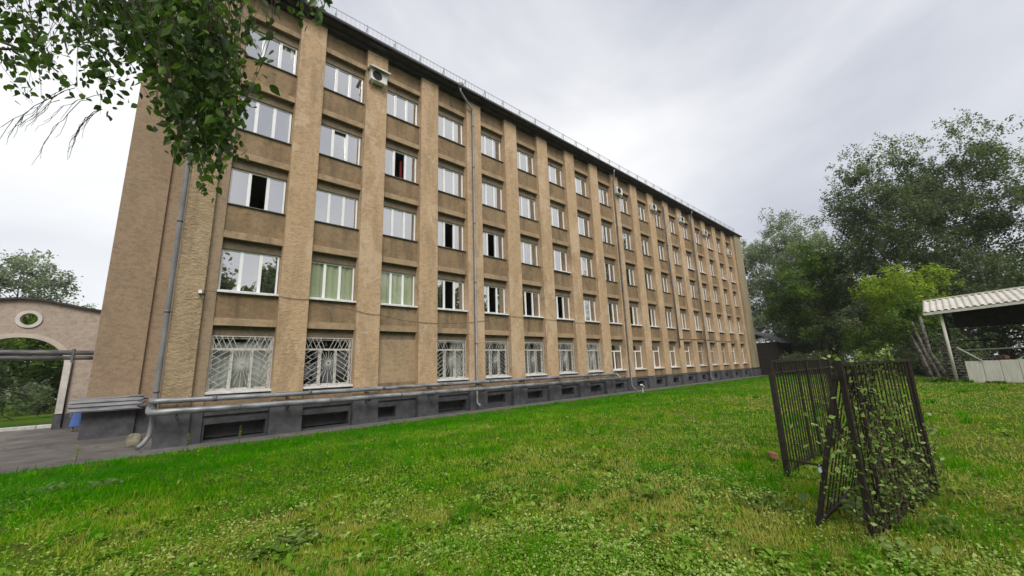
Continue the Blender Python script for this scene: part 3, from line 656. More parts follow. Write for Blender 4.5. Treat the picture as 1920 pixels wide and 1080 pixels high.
# ------------------------------------------------------------------ vegetation
def rand_unit(n, r): v = r.normal(size=(n, 3)); return v/np.linalg.norm(v, axis=1)[:, None]
def leaf_quads(cent, size, r, up=.35, asp=.6, droop=None):
    n = len(cent); nrm = rand_unit(n, r); nrm[:, 2] += up*np.sign(nrm[:, 2]); nrm /= np.linalg.norm(nrm, axis=1)[:, None]
    t = rand_unit(n, r)
    if droop is not None: t[:, 2] -= droop
    t -= nrm*np.sum(t*nrm, 1)[:, None]; t /= np.linalg.norm(t, axis=1)[:, None]; s = np.cross(nrm, t)
    sz = size[:, None]; q = np.stack([cent-t*sz*.5, cent+s*sz*asp*.5-t*sz*.08, cent+t*sz*.55, cent-s*sz*asp*.5-t*sz*.08], 1)
    return q.reshape(-1, 3)
def tree(name, label, base, height, cr_, rz, cz, nleaf, lsize, mat, bark='bark', seed=1, nclump=70, csz=.16, trunk_r=.2, lean=(0, 0), trunks=1, group=None, droop=.3, shape='round', sub=None):
    r = np.random.default_rng(seed); T = empty(name, base); tag(T, label, 'tree', group)
    # clump centres
    C_ = []
    while len(C_) < nclump:
        p = r.uniform(-1, 1, 3); d = np.linalg.norm(p)
        if d > 1: continue
        if shape == 'cone' and math.hypot(p[0], p[1]) > (1-(p[2]+1)/2)*1.0+.08: continue
        if shape == 'tall' and math.hypot(p[0], p[1]) > .55+.45*math.cos(p[2]*1.4): continue
        if d < .45 and r.random() < .6: continue
        C_.append(p)
    C_ = np.array(C_); wob = 1+.22*np.sin(C_[:, 0]*5+seed)*np.cos(C_[:, 2]*4+seed*2)
    cc = C_*np.array([cr_, cr_, rz])*wob[:, None]+np.array([lean[0], lean[1], cz])
    mb = MB()
    for q in range(trunks):
        ox, oy = (0, 0) if q == 0 else (r.uniform(-.8, .8), r.uniform(-.8, .8)); top = Vector((lean[0]+ox*2, lean[1]+oy*2, cz+rz*.75)); pts = []; rad = []
        for k in range(9):
            t = k/8; pts.append((ox+(top.x-ox)*t*t+.15*math.sin(t*7+seed+q), oy+(top.y-oy)*t*t+.15*math.cos(t*6+seed), -.15+(top.z+.15)*t)); rad.append(trunk_r*(1-t*.88)*(1.35 if k == 0 else 1))
        mb.tube(pts, rad, 7)
        for j in range(22 if trunks == 1 else 12):
            tgt = Vector(cc[r.integers(len(cc))]); h0 = min(max(tgt.z-r.uniform(.15, .4)*height*.5, height*.12), top.z*.95); t = (h0+.15)/(top.z+.15)
            st = Vector((ox+(top.x-ox)*t*t+.15*math.sin(t*7+seed+q), oy+(top.y-oy)*t*t+.15*math.cos(t*6+seed), h0)); mid = st.lerp(tgt, .5)+Vector((0, 0, .12*(tgt-st).length))
            r0 = trunk_r*(1-t*.85)*.5; mb.tube([st, st.lerp(mid, .6), mid, mid.lerp(tgt, .6), tgt], [r0, r0*.8, r0*.6, r0*.4, r0*.15], 5)
    mb.build('trunk', M[bark], T)
    # leaves
    w_ = r.uniform(.5, 1.5, nclump); cnt = r.multinomial(nleaf, w_/w_.sum()); cen = []; tone = []
    for c, k, wt in zip(cc, cnt, w_):
        sz = csz*cr_*r.uniform(.7, 1.45); ks = max(k//16, 1); d = r.normal(size=(ks, 3)); d /= np.maximum(np.linalg.norm(d, axis=1)[:, None], 1e-6); d *= (r.random(ks)**.5)[:, None]*1.55
        d[:, 2] *= .62; off = d*sz; off[:, 2] -= droop*np.hypot(off[:, 0], off[:, 1])*r.random(ks); pk = r.integers(0, ks, k); off = off[pk]+r.normal(size=(k, 3))*np.array([1, 1, .7+droop*.7])*lsize*.80; stn = r.normal(0, .16, ks)[pk]
        cen.append(c+off); tone.append(np.clip(r.normal(.5, .16, k)+r.normal(0, .14)+stn, 0, 1))
    cen = np.concatenate(cen); tone = np.concatenate(tone)
    ok = cen[:, 2] > .25; cen = cen[ok]; tone = tone[ok]
    q = leaf_quads(cen, lsize*r.uniform(.6, 1.3, len(cen)), r, droop=droop)
    np_mesh('crown', q, 4, tone, M[mat], T); return T
GR = 'trees behind the lawn and shelter'
tree('willow_tree', 'silvery grey-green willow with broad round crown just right of the building end', (76, -1.0, -.1), 26, 8.6, 12.2, 13.6, 92000, .30, 'lf_silver', seed=3, nclump=280, csz=.155, trunk_r=.5, trunks=3, group=GR, droop=.6)
tree('maple_tree', 'rounded mid green maple tree between the willow and the tall birch', (61, -6.6, 0), 17, 4.2, 6.4, 10.2, 34000, .25, 'lf_mid', seed=5, nclump=100, csz=.2, trunk_r=.28, trunks=2, group=GR)
tree('birch_tree', 'tall dense green birch in the centre of the tree group', (60, -13.8, 0), 26, 4.9, 10.7, 14.9, 66000, .24, 'lf_dark', 'birchbark', 8, 190, .215, .3, (0, -.4), group=GR, droop=.7, shape='tall')
tree('birch_tree', 'tallest airy birch with sky showing through, at the right edge', (63, -20.6, 0), 27, 5.6, 10.8, 15.5, 54000, .24, 'lf_dark', 'birchbark', 11, 140, .185, .3, (0, -.4), group=GR, droop=.7, shape='tall')
tree('young_maple', 'young yellow-green maple in front of the dark trees beside the shelter', (47.6, -15.3, 0.3), 9.4, 3.0, 2.3, 6.9, 13000, .20, 'lf_light', 'bark', 14, 60, .22, .09, group=GR, shape='round')
tree('understorey_tree', 'low dark broadleaf tree under the tall birch', (57, -11.0, 0), 8.5, 3.6, 3.6, 4.8, 18000, .24, 'lf_dark', seed=17, nclump=70, csz=.2, trunk_r=.15, trunks=3, group=GR)
tree('understorey_tree', 'low dark tree beside the small outbuilding', (68, -5.5, 0), 9, 4.4, 4.6, 5.4, 16000, .28, 'lf_dark', seed=19, nclump=60, csz=.2, trunk_r=.18, trunks=3, group=GR)
tree('understorey_tree', 'dark tree seen beneath the shelter roof', (60, -20.5, 0), 8.5, 5.6, 4.2, 5.0, 20000, .28, 'lf_dark', seed=21, nclump=80, csz=.2, trunk_r=.2, trunks=2, group=GR)
tree('background_tree', 'dark green tree filling the gap behind the two tall birches', (82, -18, 0), 19, 8, 8.0, 9.6, 34000, .36, 'lf_dark', seed=23, nclump=120, csz=.17, trunk_r=.4, trunks=2, group=GR)
tree('background_tree', 'distant tree behind the shelter at the right edge', (80, -30, 0), 18, 8, 7.5, 9.0, 24000, .38, 'lf_dark', seed=25, nclump=90, csz=.17, trunk_r=.4, trunks=2, group=GR)
tree('background_tree', 'distant dark tree low between the willow and the maple', (88, -9, 0), 14, 8, 5.5, 6.4, 22000, .38, 'lf_dark', seed=26, nclump=90, csz=.17, trunk_r=.4, trunks=2, group=GR)
tree('sapling', 'pale green bushy sapling left of the young maple', (47.5, -12.2, .3), 5.2, 1.9, 1.7, 3.0, 5200, .17, 'lf_mid', 'bark', 27, 36, .2, .05, group=GR, trunks=2)
# leaning bare trunks beside the shelter
for k, (x, y, h_, lb) in enumerate(((41.0, -16.0, 4.2, 'leaning pale bare trunk nearest the fence'), (40.4, -16.35, 4.0, 'leaning pale bare trunk in the middle of three'), (39.8, -16.7, 4.3, 'leaning pale bare trunk nearest the shelter post'))):
    T_ = empty('leaning_trunk', (x, y, .42)); tag(T_, lb, 'tree trunk', 'leaning trunks by the shelter')
    MB().tube([(0, 0, -.2), (.05*k-.05, .16, .8), (-.08, .30+.1*k, 1.8), (.1, .52, 2.6), (.02, .85-.15*k, h_)], [.17, .14, .13, .12, .09], 9).build('trunk', M['oldbark'], T_)
    MB().tube([(0, .5, 2.6), (.2, .75, 3.0), (.3, .95, 3.5)], [.06, .045, .02], 6).tube([(0, .3, 1.7), (-.1, .1, 2.1), (-.15, -.05, 2.4)], [.05, .035, .015], 6).build('branch_stub', M['bark'], T_)
tree('sapling', 'leafy sapling crown over the leaning trunks beside the shelter', (41.6, -15.6, .4), 5.2, 1.7, 1.5, 4.2, 5200, .17, 'lf_mid', 'bark', 91, 36, .24, .06, group=GR, trunks=2)
for k, (x, y, lb) in enumerate(((43.5, -14.8, 'low dark undergrowth bush left of the leaning trunks'), (44.0, -16.9, 'low dark undergrowth bush behind the leaning trunks'), (52, -8.2, 'dark undergrowth bush in front of the outbuilding'), (55, -5.2, 'dark undergrowth bush beside the building end'))):
    tree('undergrowth_bush', lb, (x, y, .2), 2.6, 1.9, 1.2, 1.2, 5200, .17, 'lf_dark', 'bark', 71+k, 40, .26, .04, trunks=3, group='undergrowth below the trees')
# garden trees beyond the gate
GL = 'trees beyond the arched gate'
tree('airy_tree', 'airy birch crown rising above the arched gate', (-16.5, 75, 0), 22.5, 5.8, 7.3, 14.5, 17000, .42, 'lf_silver', 'bark', 41, 80, .19, .3, group=GL, droop=.5)
tree('spruce_tree', 'dark conifer seen through the left of the arch', (-9.2, 25, 0), 9, 2.6, 4.4, 4.6, 9000, .30, 'lf_dark', seed=43, nclump=90, csz=.2, trunk_r=.15, shape='cone', group=GL, droop=.8)
tree('garden_tree', 'dark broadleaf tree filling the upper arch opening', (-8.8, 33, 0), 9.5, 4.6, 3.8, 5.2, 12000, .36, 'lf_mid', seed=45, nclump=70, csz=.2, trunk_r=.2, group=GL)
tree('garden_tree', 'green tree behind the right side of the arch', (-6.5, 38, 0), 9, 3.8, 3.8, 4.6, 9000, .36, 'lf_dark', seed=46, nclump=60, csz=.2, trunk_r=.2, group=GL)
tree('conical_shrub', 'small dark conical shrub by the right gate pillar', (-4.9, 21, .05), 2.0, .55, 1.05, 1.05, 1800, .12, 'lf_dark', seed=47, nclump=40, csz=.22, trunk_r=.04, shape='cone', group=GL)
tree('flowering_bush', 'pale flowering bush in the garden behind the gate', (-7.4, 26, .05), 2.4, 1.8, 1.1, 1.2, 2600, .16, 'lf_silver', seed=49, nclump=30, csz=.25, trunk_r=.05, group=GL)
tree('low_bush', 'low green bush on the garden lawn through the arch', (-6.0, 20.5, .05), .8, .8, .4, .42, 1200, .1, 'lf_mid', seed=51, nclump=20, csz=.3, trunk_r=.03, group=GL)
# trees across the lawn behind the viewer, mirrored in the lower windows
GB = 'trees behind the viewer mirrored in the windows'
for k, x in enumerate((-30, -19, -8, 3, 14, 26, 38, 52, 66)):
    tree('mirrored_tree', 'leafy row tree behind the viewer, mirrored in the lower windows', (x+(k*37 % 5)-2, -42-(k*53 % 7), .3), 19, 6.8, 8.4, 10.3+(k % 3)*1.2, 11000, .75, 'lf_dark', seed=61+k, nclump=60, csz=.2, trunk_r=.3, group=GB)

# ------------------------------------------------------------------ foreground birch
FB = empty('foreground_birch', (-4.6, -13.6, .45)); tag(FB, 'birch overhead with drooping leafy branches hanging into the upper left', 'tree')
fo = Vector(FB.location)
tk = MB()
tk.tube([(0, 0, -.2), (.05, .02, 1.5), (.0, .1, 3.5), (.15, .15, 5.5), (.3, .1, 7.5), (.35, .2, 9.5)], [.2, .16, .14, .115, .08, .04], 10)
tk.build('trunk', M['birchbark'], FB)
lb_ = MB()
ra = np.random.default_rng(77)
twigs = []
def envA(x):  # lower edge of the left spray
    return float(np.interp(x, [-120, 0, 50, 100, 150, 205, 235, 262, 285], [150, 110, 195, 205, 200, 232, 190, 130, 90]))
for k in range(74):
    x = ra.uniform(-130, 285); yb = envA(x)*ra.uniform(.45, 1.0); d = ra.uniform(3.2, 5.0)
    xs = x+ra.uniform(-190, 110); ys = ra.uniform(-200, -20); twigs.append(((xs, ys, d+ra.uniform(-.3, .3)), (x, yb, d), 15))
for k in range(128):
    u = ra.random(); yb = 372*u**.52*ra.uniform(.78, 1.0)
    x_ = 0; l_ = float(np.interp(yb, [0, 80, 170, 230, 290, 350, 370], [285, 278, 268, 305, 338, 350, 360])); r_ = float(np.interp(yb, [0, 60, 100, 190, 250, 300, 340, 370], [475, 478, 455, 478, 465, 462, 435, 380]))
    x = ra.uniform(l_+4, r_-16); d = ra.uniform(3.0, 4.4)
    twigs.append(((x+ra.uniform(-170, 90)-.12*yb, min(ra.uniform(-200, -20), yb-120), d+ra.uniform(-.3, .3)), (x, yb, d), 17))
for k in range(12):
    x = ra.uniform(565, 608); twigs.append(((x-30, -190, 3.6), (x, ra.uniform(5, 42), 3.5), 9))
for k in range(26):
    x = ra.uniform(-150, 600); twigs.append(((x+ra.uniform(-60, 60), ra.uniform(-420, -250), ra.uniform(3, 5)), (x, ra.uniform(-60, 5) if x < 470 else ra.uniform(-160, -60), ra.uniform(3, 5)), 12))
for k in range(38):
    x = ra.uniform(-60, 470); d = ra.uniform(3.1, 4.6); twigs.append(((x+ra.uniform(-70, 70), ra.uniform(-220, -60), d), (x, ra.uniform(20, 105), d), 18))
LC = []; LT = []
tw_mb = MB()
for (s_, e_, n_) in twigs:
    a = at(*s_)-fo; b_ = at(*e_)-fo; ln = (b_-a).length; pts = []
    side = Vector(ra.normal(size=3))*.12
    for k in range(7):
        t = k/6; p = a.lerp(b_, t)+side*math.sin(t*PI); p.z += .10*ln*math.sin(t*PI)*.6; pts.append(p)
    tw_mb.tube(pts, [.0042*(1-.75*k/6) for k in range(7)], 4, False)
    for k in range(n_+int(ln*6)):
        t = ra.random()**.6; i0 = min(int(t*6), 5); p = pts[i0].lerp(pts[i0+1], t*6-i0)
        LC.append(np.array(p)+ra.normal(size=3)*np.array([.055, .055, .04])+np.array([0, 0, -.02])); LT.append(ra.random())
tw_mb.build('twigs', M['twig'], FB)
# limbs: from the trunk to the heads of the twigs
for (px, py, d) in ((60, -120, 4.2), (200, -160, 3.9), (340, -170, 3.7), (430, -150, 3.6), (560, -230, 3.6), (-60, -60, 4.4), (-40, 60, 4.3)):
    tg = at(px, py, d)-fo; st = Vector((.2, .14, 5.2+.25*(px % 5))); mid = st.lerp(tg, .55)+Vector((0, 0, .35))
    lb_.tube([st, st.lerp(mid, .5)+Vector((0, 0, .1)), mid, mid.lerp(tg, .5), tg], [.05, .04, .03, .02, .01], 6)
for pts_ in ([(-60, 55, 4.2), (20, 85, 4.1), (60, 100, 4.0), (110, 135, 4.0)], [(-60, 88, 4.2), (10, 92, 4.1), (40, 92, 4.05)]):
    lb_.tube([at(*p)-fo for p in pts_], [.016, .013, .010, .006], 6)
lb_.build('limb', M['twig'], FB)
bt = MB(); rt = random.Random(5)   # bare drooping twigs
for k in range(9):
    x0 = rt.uniform(110, 200); y0 = rt.uniform(150, 200); pts = []; n = 9; dx = rt.uniform(-20, -10); dy = rt.uniform(8, 16); d = rt.uniform(3.7, 4.3); x, y = x0, y0
    if k >= 6: dx = rt.uniform(-9, -4); dy = rt.uniform(8, 12); x, y = rt.uniform(185, 205), 205
    for q in range(n):
        pts.append(at(x, y, d)-fo); x += dx*rt.uniform(.6, 1.3); y += dy*rt.uniform(.3, 1.4)*(.4+q*.13)
        if q in (2, 4, 6):
            xx, yy = x, y; bb = [at(xx, yy, d)-fo]
            for z in range(4): xx += dx*rt.uniform(.2, .9); yy += dy*rt.uniform(.2, 1.6); bb.append(at(xx, yy, d+rt.uniform(-.05, .05))-fo)
            bt.tube(bb, [.0022, .002, .0018, .0015, .0012], 4, False)
    bt.tube(pts, [.0042-.0003*q for q in range(n)], 4, False)
bt.build('bare_twig', M['twig'], FB)
LC = np.array(LC); LT = np.array(LT); nL = len(LC)
def birch_leaf():   # ovate pointed leaf in the XY plane, stalk at the origin, folded a little along the midrib
    o = [(0, 0, 0), (.16, .10, .03), (.30, .30, .05), (.30, .48, .04), (.18, .72, .02), (0, 1.0, -.06), (-.18, .72, .02), (-.30, .48, .04), (-.30, .30, .05), (-.16, .10, .03)]
    return o
def leaf_frame(n, r):
    t = rand_unit(n, r)*.75; t[:, 2] -= .75; t /= np.linalg.norm(t, axis=1)[:, None]
    nn = rand_unit(n, r); nn[:, 2] += .2; nn -= t*np.sum(nn*t, 1)[:, None]; nn /= np.linalg.norm(nn, axis=1)[:, None]
    return np.cross(t, nn), t, nn
sx, sy, sz_ = leaf_frame(nL, ra); ls = ra.uniform(.046, .102, nL)
outl = np.array(birch_leaf())
halves = [np.array([0, 1, 2, 3, 4, 5]), np.array([0, 5, 6, 7, 8, 9])]
# the leaves showing largest are separate parts, the remainder one mass
vis = []
for idx in range(nL):
    q = R.transposed() @ (Vector(LC[idx])+fo-CP)
    u, v = q.x/q.z*735+960, q.y/q.z*735+540
    if 0 < u < 620 and 0 < v < 400: vis.append((q.z/ls[idx], idx))
vis.sort(); pick = set(i for _, i in vis[:300])
rest = np.array([i for i in range(nL) if i not in pick])
def world_pts(ids, hv):
    o = outl[hv]; return (LC[ids][:, None, :]+ls[ids][:, None, None]*(o[None, :, 0:1]*sx[ids][:, None, :]+o[None, :, 1:2]*sy[ids][:, None, :]+o[None, :, 2:3]*sz_[ids][:, None, :]))
crown = np_mesh('crown', np.concatenate([world_pts(rest, h).reshape(-1, 3) for h in halves]), 6, np.concatenate([LT[rest]]*2), M['lf_birch'], FB); tag(crown, kind='stuff')
lfm = []
for k in range(6):
    me_ = bpy.data.meshes.new('leaf'); me_.from_pydata([tuple(p) for p in outl], [], [tuple(int(q) for q in h) for h in halves]); a_ = me_.attributes.new('tone', 'FLOAT', 'POINT')
    a_.data.foreach_set('value', [k/5*.9+.05]*10); me_.materials.append(M['lf_birch']); me_.update(); lfm.append(me_)
for i in pick:
    o = bpy.data.objects.new('leaf', lfm[min(int(LT[i]*6), 5)]); COL.objects.link(o); o.parent = crown
    o.matrix_local = Matrix(((sx[i][0]*ls[i], sy[i][0]*ls[i], sz_[i][0]*ls[i], LC[i][0]), (sx[i][1]*ls[i], sy[i][1]*ls[i], sz_[i][1]*ls[i], LC[i][1]), (sx[i][2]*ls[i], sy[i][2]*ls[i], sz_[i][2]*ls[i], LC[i][2]), (0, 0, 0, 1)))

# ------------------------------------------------------------------ fence enclosure
def hgt(x, y): return float(lawn_h(x, y))
z0 = .52
def fence_panel(name, label, p0, p1, zb, zt, nbar, posts, mat, tilt=0, double_top=True, bw=.0115, group=None, flat=(), pw_=.03):
    p0 = Vector((*p0, 0)); p1 = Vector((*p1, 0)); ln = (p1-p0).length; ang = math.atan2(p1.y-p0.y, p1.x-p0.x)
    F = empty(name, (p0.x, p0.y, zb), ang); F.rotation_euler = (tilt, 0, ang); tag(F, label, 'fence', group); H = zt-zb
    pmesh = MB().box(-pw_, pw_, -pw_, pw_, -.12, H+.02).mesh('post'); pmesh.materials.append(mat)
    for x in posts: obj('post', pmesh, None, F, (x, 0, 0))
    MB().box(.0, ln, -.022, .022, H-.035, H).build('rail', mat, F); 
    if double_top: MB().box(.0, ln, -.018, .018, H-.21, H-.18).build('rail', mat, F)
    MB().box(.0, ln, -.02, .02, .10, .135).build('rail', mat, F)
    bm_ = MB().box(-bw/2, bw/2, -bw/2, bw/2, .04, H-.036).mesh('bar'); bm_.materials.append(mat)
    for k in range(nbar):
        x = ln*(k+1)/(nbar+1)
        o = obj('bar', bm_, None, F, (x, random.uniform(-.004, .004), 0)); o.rotation_euler.y = random.uniform(-.005, .005)
    if flat:
        wm = MB().box(-.016, .016, -.008, .008, .0, H-.036).mesh('flat_bar'); wm.materials.append(mat)
        for x in flat: obj('flat_bar', wm, None, F, (x, -.03, 0))
    return F
f1 = fence_panel('fence_panel', 'dark brown metal bar fence panel at the left of the enclosure', (6.85, -15.52), (10.3, -15.62), .50, 2.17, 26, (0, 3.4), M['fence'], bw=.016, flat=(.42, 1.2, 1.75, 2.6))
sh = MB()
for k in range(48): sh.bar((.06+k*.07, -.0, 1.47), (.06+k*.07, 0, 1.62), .012)
tag(sh.build('short_bars', M['fence'], f1), kind='stuff')
f2 = fence_panel('fence_panel', 'weathered fence panel overgrown with vines nearest the viewer', (5.02, -16.62), (7.3, -16.98), .48, 2.13, 17, (0, 2.24), M['rustfence'], double_top=False, flat=(.25, 1.95, 2.1), pw_=.022)
MB().bar((.1, .03, 1.5), (2.2, .03, .35), .045).build('brace', M['rustfence'], f2)
f3 = fence_panel('fence_panel', 'loose fence leaf leaning against the overgrown panel', (4.95, -16.2), (6.9, -16.3), .50, 2.06, 12, (.03, 1.9), M['rustfence'], tilt=math.radians(14), double_top=False, pw_=.016)
lk = empty('padlock', (4.93, -16.33, 1.14)); lk.scale = (.55, .55, .55); tag(lk, 'pale blue padlock hanging on a chain at the fence leaf', 'padlock')
bevel(MB().box(-.035, .035, -.02, .02, -.09, 0).build('lock_body', M['lightblue'], lk), .01); MB().tube([(-.02, 0, 0), (-.02, 0, .04), (0, 0, .055), (.02, 0, .04), (.02, 0, 0)], .006, 6).build('shackle', M['guard'], lk)
tb = MB().bar((6.85, -15.54, .77), (4.97, -16.34, 1.15), .022).build('tie_bar', M['fence']); tag(tb, 'dark steel bar tying the fence post to the leaning leaf', 'bar')
br_ = bevel(MB().box(-.13, .13, -.06, .06, -.05, .06).build('broken_brick', M['brickred'], None, (7.75, -15.1, hgt(7.75, -15.1)+.05)), .015); br_.rotation_euler = (.2, .1, .5); tag(br_, 'broken red brick lying in the grass by the fence post', 'brick')
# vine on the overgrown panels
V = empty('vine', (5.0, -16.5, .5)); tag(V, 'climbing vine sprawling over the weathered fence panel', 'vine')
zz_ok = lambda p: p[2] > .7 and p[0] < 1.3
vb = MB(); vl = []; rv = np.random.default_rng(9)
for k in range(84):
    t0 = rv.random(); x = .05+2.2*t0; z = .02; pts = []; side = rv.uniform(-.05, .05); dx = rv.normal(0, .05)
    top = rv.uniform(.7, 1.78) if x < 1.35 else rv.uniform(.25, 1.15)
    n = 10
    for q in range(n):
        zz = top*q/(n-1); xx = x+dx*q+.03*math.sin(q*1.7+k); yy = -.12-.158*xx+side+.03*math.cos(q*2+k)+(.16 if rv.random() < .2 else 0)
        pts.append((xx, yy, zz))
    vb.tube(pts, [.0065-.0004*q for q in range(n)], 5, False)
    for q in range(int(22*top)+10):
        i0 = rv.integers(0, n-1); p = np.array(pts[i0])+(np.array(pts[i0+1])-np.array(pts[i0]))*rv.random()+rv.normal(0, .045, 3); vl.append(p)
        if zz_ok(p) and rv.random() < .35: vl.append(p+rv.normal(0, .05, 3))
for k in range(7):   # loose shoots along the top
    x = rv.uniform(.1, 1.9); pts = [(x, -.12-.158*x, 1.6)]
    for q in range(6): p = pts[-1]; pts.append((p[0]+rv.uniform(.02, .12), p[1]+rv.uniform(-.03, .03), p[2]+rv.uniform(-.03, .07)))
    vb.tube(pts, .0035, 4, False)
    for p in pts:
        for _ in range(3): vl.append(np.array(p)+rv.normal(0, .03, 3))
vb.build('stems', M['twig'], V); vl = np.array(vl)
tag(np_mesh('foliage', leaf_quads(vl, rv.uniform(.022, .062, len(vl)), rv, .2, .75), 4, rv.random(len(vl)), M['lf_vine'], V), kind='stuff')

# ------------------------------------------------------------------ shelter
ax = Vector((0, -1, 0)); bx_ = Vector((1, 0, 0)); SB = Vector((32.9, -17.2, hgt(32.9, -17.2)))
S = empty('shelter', SB, -PI/2); tag(S, 'open shelter with cream corrugated roof and low white board wall', 'shelter')
rs = MB(); n = 36; x0_, x1_ = -.66, 9.0; y0_, y1_ = -.4, 3.4
zf = lambda x, y: 4.02+.055*x+.245*y
for k in range(n*4):
    xa = x0_+(x1_-x0_)*k/(n*4); xb = x0_+(x1_-x0_)*(k+1)/(n*4); o_ = lambda j: .06 if (j % 4) in (1, 2) else 0
    za, zb = o_(k), o_(k+1)
    rs.quad((xa, y0_, zf(xa, y0_)+za), (xb, y0_, zf(xb, y0_)+zb), (xb, y1_, zf(xb, y1_)+zb), (xa, y1_, zf(xa, y1_)+za))
rs.build('roof', M['roofsheet'], S)
MB().bar((x0_, -.36, zf(x0_, -.36)-.09), (x1_, -.36, zf(x1_, -.36)-.09), .04, .15).build('fascia', M['woodwhite'], S)
MB().bar((x0_, 3.38, zf(x0_, 3.38)+.08), (x1_, 3.38, zf(x1_, 3.38)+.08), .1, .08).build('ridge_cap', M['roofsheet'], S)
for yy in (.05, 1.1, 2.2, 3.2): MB().bar((x0_+.1, yy, zf(x0_+.1, yy)-.14), (x1_, yy, zf(x1_, yy)-.14), .1, .16).build('rafter', M['darkwood'], S)
MB().box(.45, 8.9, 3.1, 3.16, 3.05, 4.7).build('back_board', M['darkwood'], S)
for (px, py) in ((0, 0), (5.6, 0), (.1, 3.2), (5.6, 3.2)):
    MB().tube([(px, py, -.1), (px, py, zf(px, py)-.1)], .07, 10).build('post', M['woodwhite'] if py == 0 else M['darkwood'], S)
for k in range(12):
    xx = .45+k*.62
    bevel(MB().box(xx, xx+.606, .30, .34, -.05, 1.10+.02*k+random.uniform(-.012, .012)).build('board', M['woodwhite'], S), .008)
MB().bar((.30, .25, 1.88), (1.1, .27, 1.12), .05).build('brace', M['woodwhite'], S); MB().bar((.5, 2.0, 1.72), (8.5, 2.0, 1.86), .06).build('rail', M['woodwhite'], S); MB().bar((.3, 3.1, 2.25), (8.9, 3.1, 2.35), .07).build('rail', M['darkwood'], S)
sp_ = empty('stone_pillar', SB+bx_*1.0+ax*.02); tag(sp_, 'rough mossy dry stone pillar behind the shelter post', 'pillar'); rr_ = random.Random(3)
k = 0
for lv in range(15):
    for q in range(5):
        a = q*2*PI/5+lv*.6; blob('stone', (.22*math.cos(a), .22*math.sin(a), .08+lv*.15), (rr_.uniform(.13, .19), rr_.uniform(.13, .19), rr_.uniform(.08, .11)), M['stone'], 100+lv*5+q, sp_)
lp = empty('log_pile', SB+ax*2.2+bx_*1.9); tag(lp, 'pile of split logs behind the low shelter wall', 'log pile')
for k in range(16):
    y = (k % 6)*.22; z = .12+(k//6)*.2+1.0*0; MB().tube([(-.9+.1*math.sin(k), y+(k//6)*.1, z+.75), (.9, y+(k//6)*.1, z+.78)], .1, 7).build('log', M['brickred'] if k % 4 == 0 else M['bark'], lp)
MB().box(-1.0, 1.0, -.1, 1.3, -.05, .76).build('pallet', M['darkwood'], lp)
# small outbuilding beyond the end wall
OB = empty('outbuilding', (64.5, 1.0, 0)); tag(OB, 'dark low outbuilding with grey slate roof behind the building end', 'building')
MB().box(-4, 6, -3, 4, -.1, 4.2).build('wall', M['darkbrick'], OB)
MB().poly([(-4.4, -3.5, 4.1), (6.4, -3.5, 4.1), (6.4, .5, 6.0), (-4.4, .5, 6.0)]).poly([(-4.4, .5, 6.0), (6.4, .5, 6.0), (6.4, 4.5, 4.1), (-4.4, 4.5, 4.1)]).build('roof', M['slate'], OB)
MB().box(-3.2, -2.0, -3.05, -2.98, 0, 2.1).build('door', M['darkwood'], OB); MB().box(1, 2.4, -3.05, -2.98, 1.2, 2.6).build('window', M['glass'], OB)

# ------------------------------------------------------------------ person in a blue dress behind the wing corner
Pn = empty('person', (-2.33, 9.6, 0), math.radians(200)); Pn.scale = (1, 1, .92); tag(Pn, 'person in a long blue dress walking past the wing corner', 'person')
vs_ = [(0, 0, .82), (0, .0, 1.0), (0, -.02, 1.18), (0, -.06, 1.28), (0, -.10, 1.36), (0, -.12, 1.46),
       (.08, 0, .78), (.09, -.08, .43), (.09, -.02, .08), (.09, -.15, .03), (-.08, 0, .78), (-.09, .10, .43), (-.09, .22, .10), (-.09, .10, .04),
       (.16, -.02, 1.22), (.21, .02, .98), (.2, -.10, .78), (.19, -.13, .70), (-.16, -.02, 1.22), (-.21, -.06, .98), (-.2, -.16, .78), (-.19, -.2, .71)]
ed = [(0, 1), (1, 2), (2, 3), (3, 4), (4, 5), (0, 6), (6, 7), (7, 8), (8, 9), (0, 10), (10, 11), (11, 12), (12, 13), (2, 14), (14, 15), (15, 16), (16, 17), (2, 18), (18, 19), (19, 20), (20, 21)]
rd = [.13, .11, .12, .055, .085, .08, .085, .055, .036, .04, .085, .055, .036, .04, .055, .04, .03, .035, .055, .04, .03, .035]
me_ = bpy.data.meshes.new('body'); me_.from_pydata(vs_, ed, []); bo = obj('body', me_, M['skin'], Pn)
smod = bo.modifiers.new('skin', 'SKIN'); bo.modifiers.new('sub', 'SUBSURF').levels = 1; bo.modifiers['sub'].render_levels = 1
for i, r_ in enumerate(rd): me_.skin_vertices[0].data[i].radius = (r_, r_*.8 if i < 3 else r_)
me_.skin_vertices[0].data[0].use_root = True
dr = MB(); rings = [(.26, .26, .20, .06), (.34, .25, .20, .05), (.5, .22, .18, .03), (.75, .19, .15, 0), (.95, .15, .12, 0), (1.1, .17, .13, -.01), (1.22, .19, .12, -.03), (1.27, .10, .09, -.05)]
ns = 20
for z, a, b_, yo in rings:
    for k in range(ns): t = 2*PI*k/ns; w = 1+(.06*math.sin(5*t) if z < .6 else 0); dr.v.append((a*w*math.cos(t), b_*w*math.sin(t)+yo, z))
for i in range(len(rings)-1):
    for k in range(ns): dr.f.append((i*ns+k, i*ns+(k+1) % ns, (i+1)*ns+(k+1) % ns, (i+1)*ns+k)); dr.sm.append(len(dr.f)-1)
dr.build('dress', M['blue'], Pn)
blob('hair', (0, -.09, 1.43), (.095, .10, .085), M['hair'], 5, Pn)

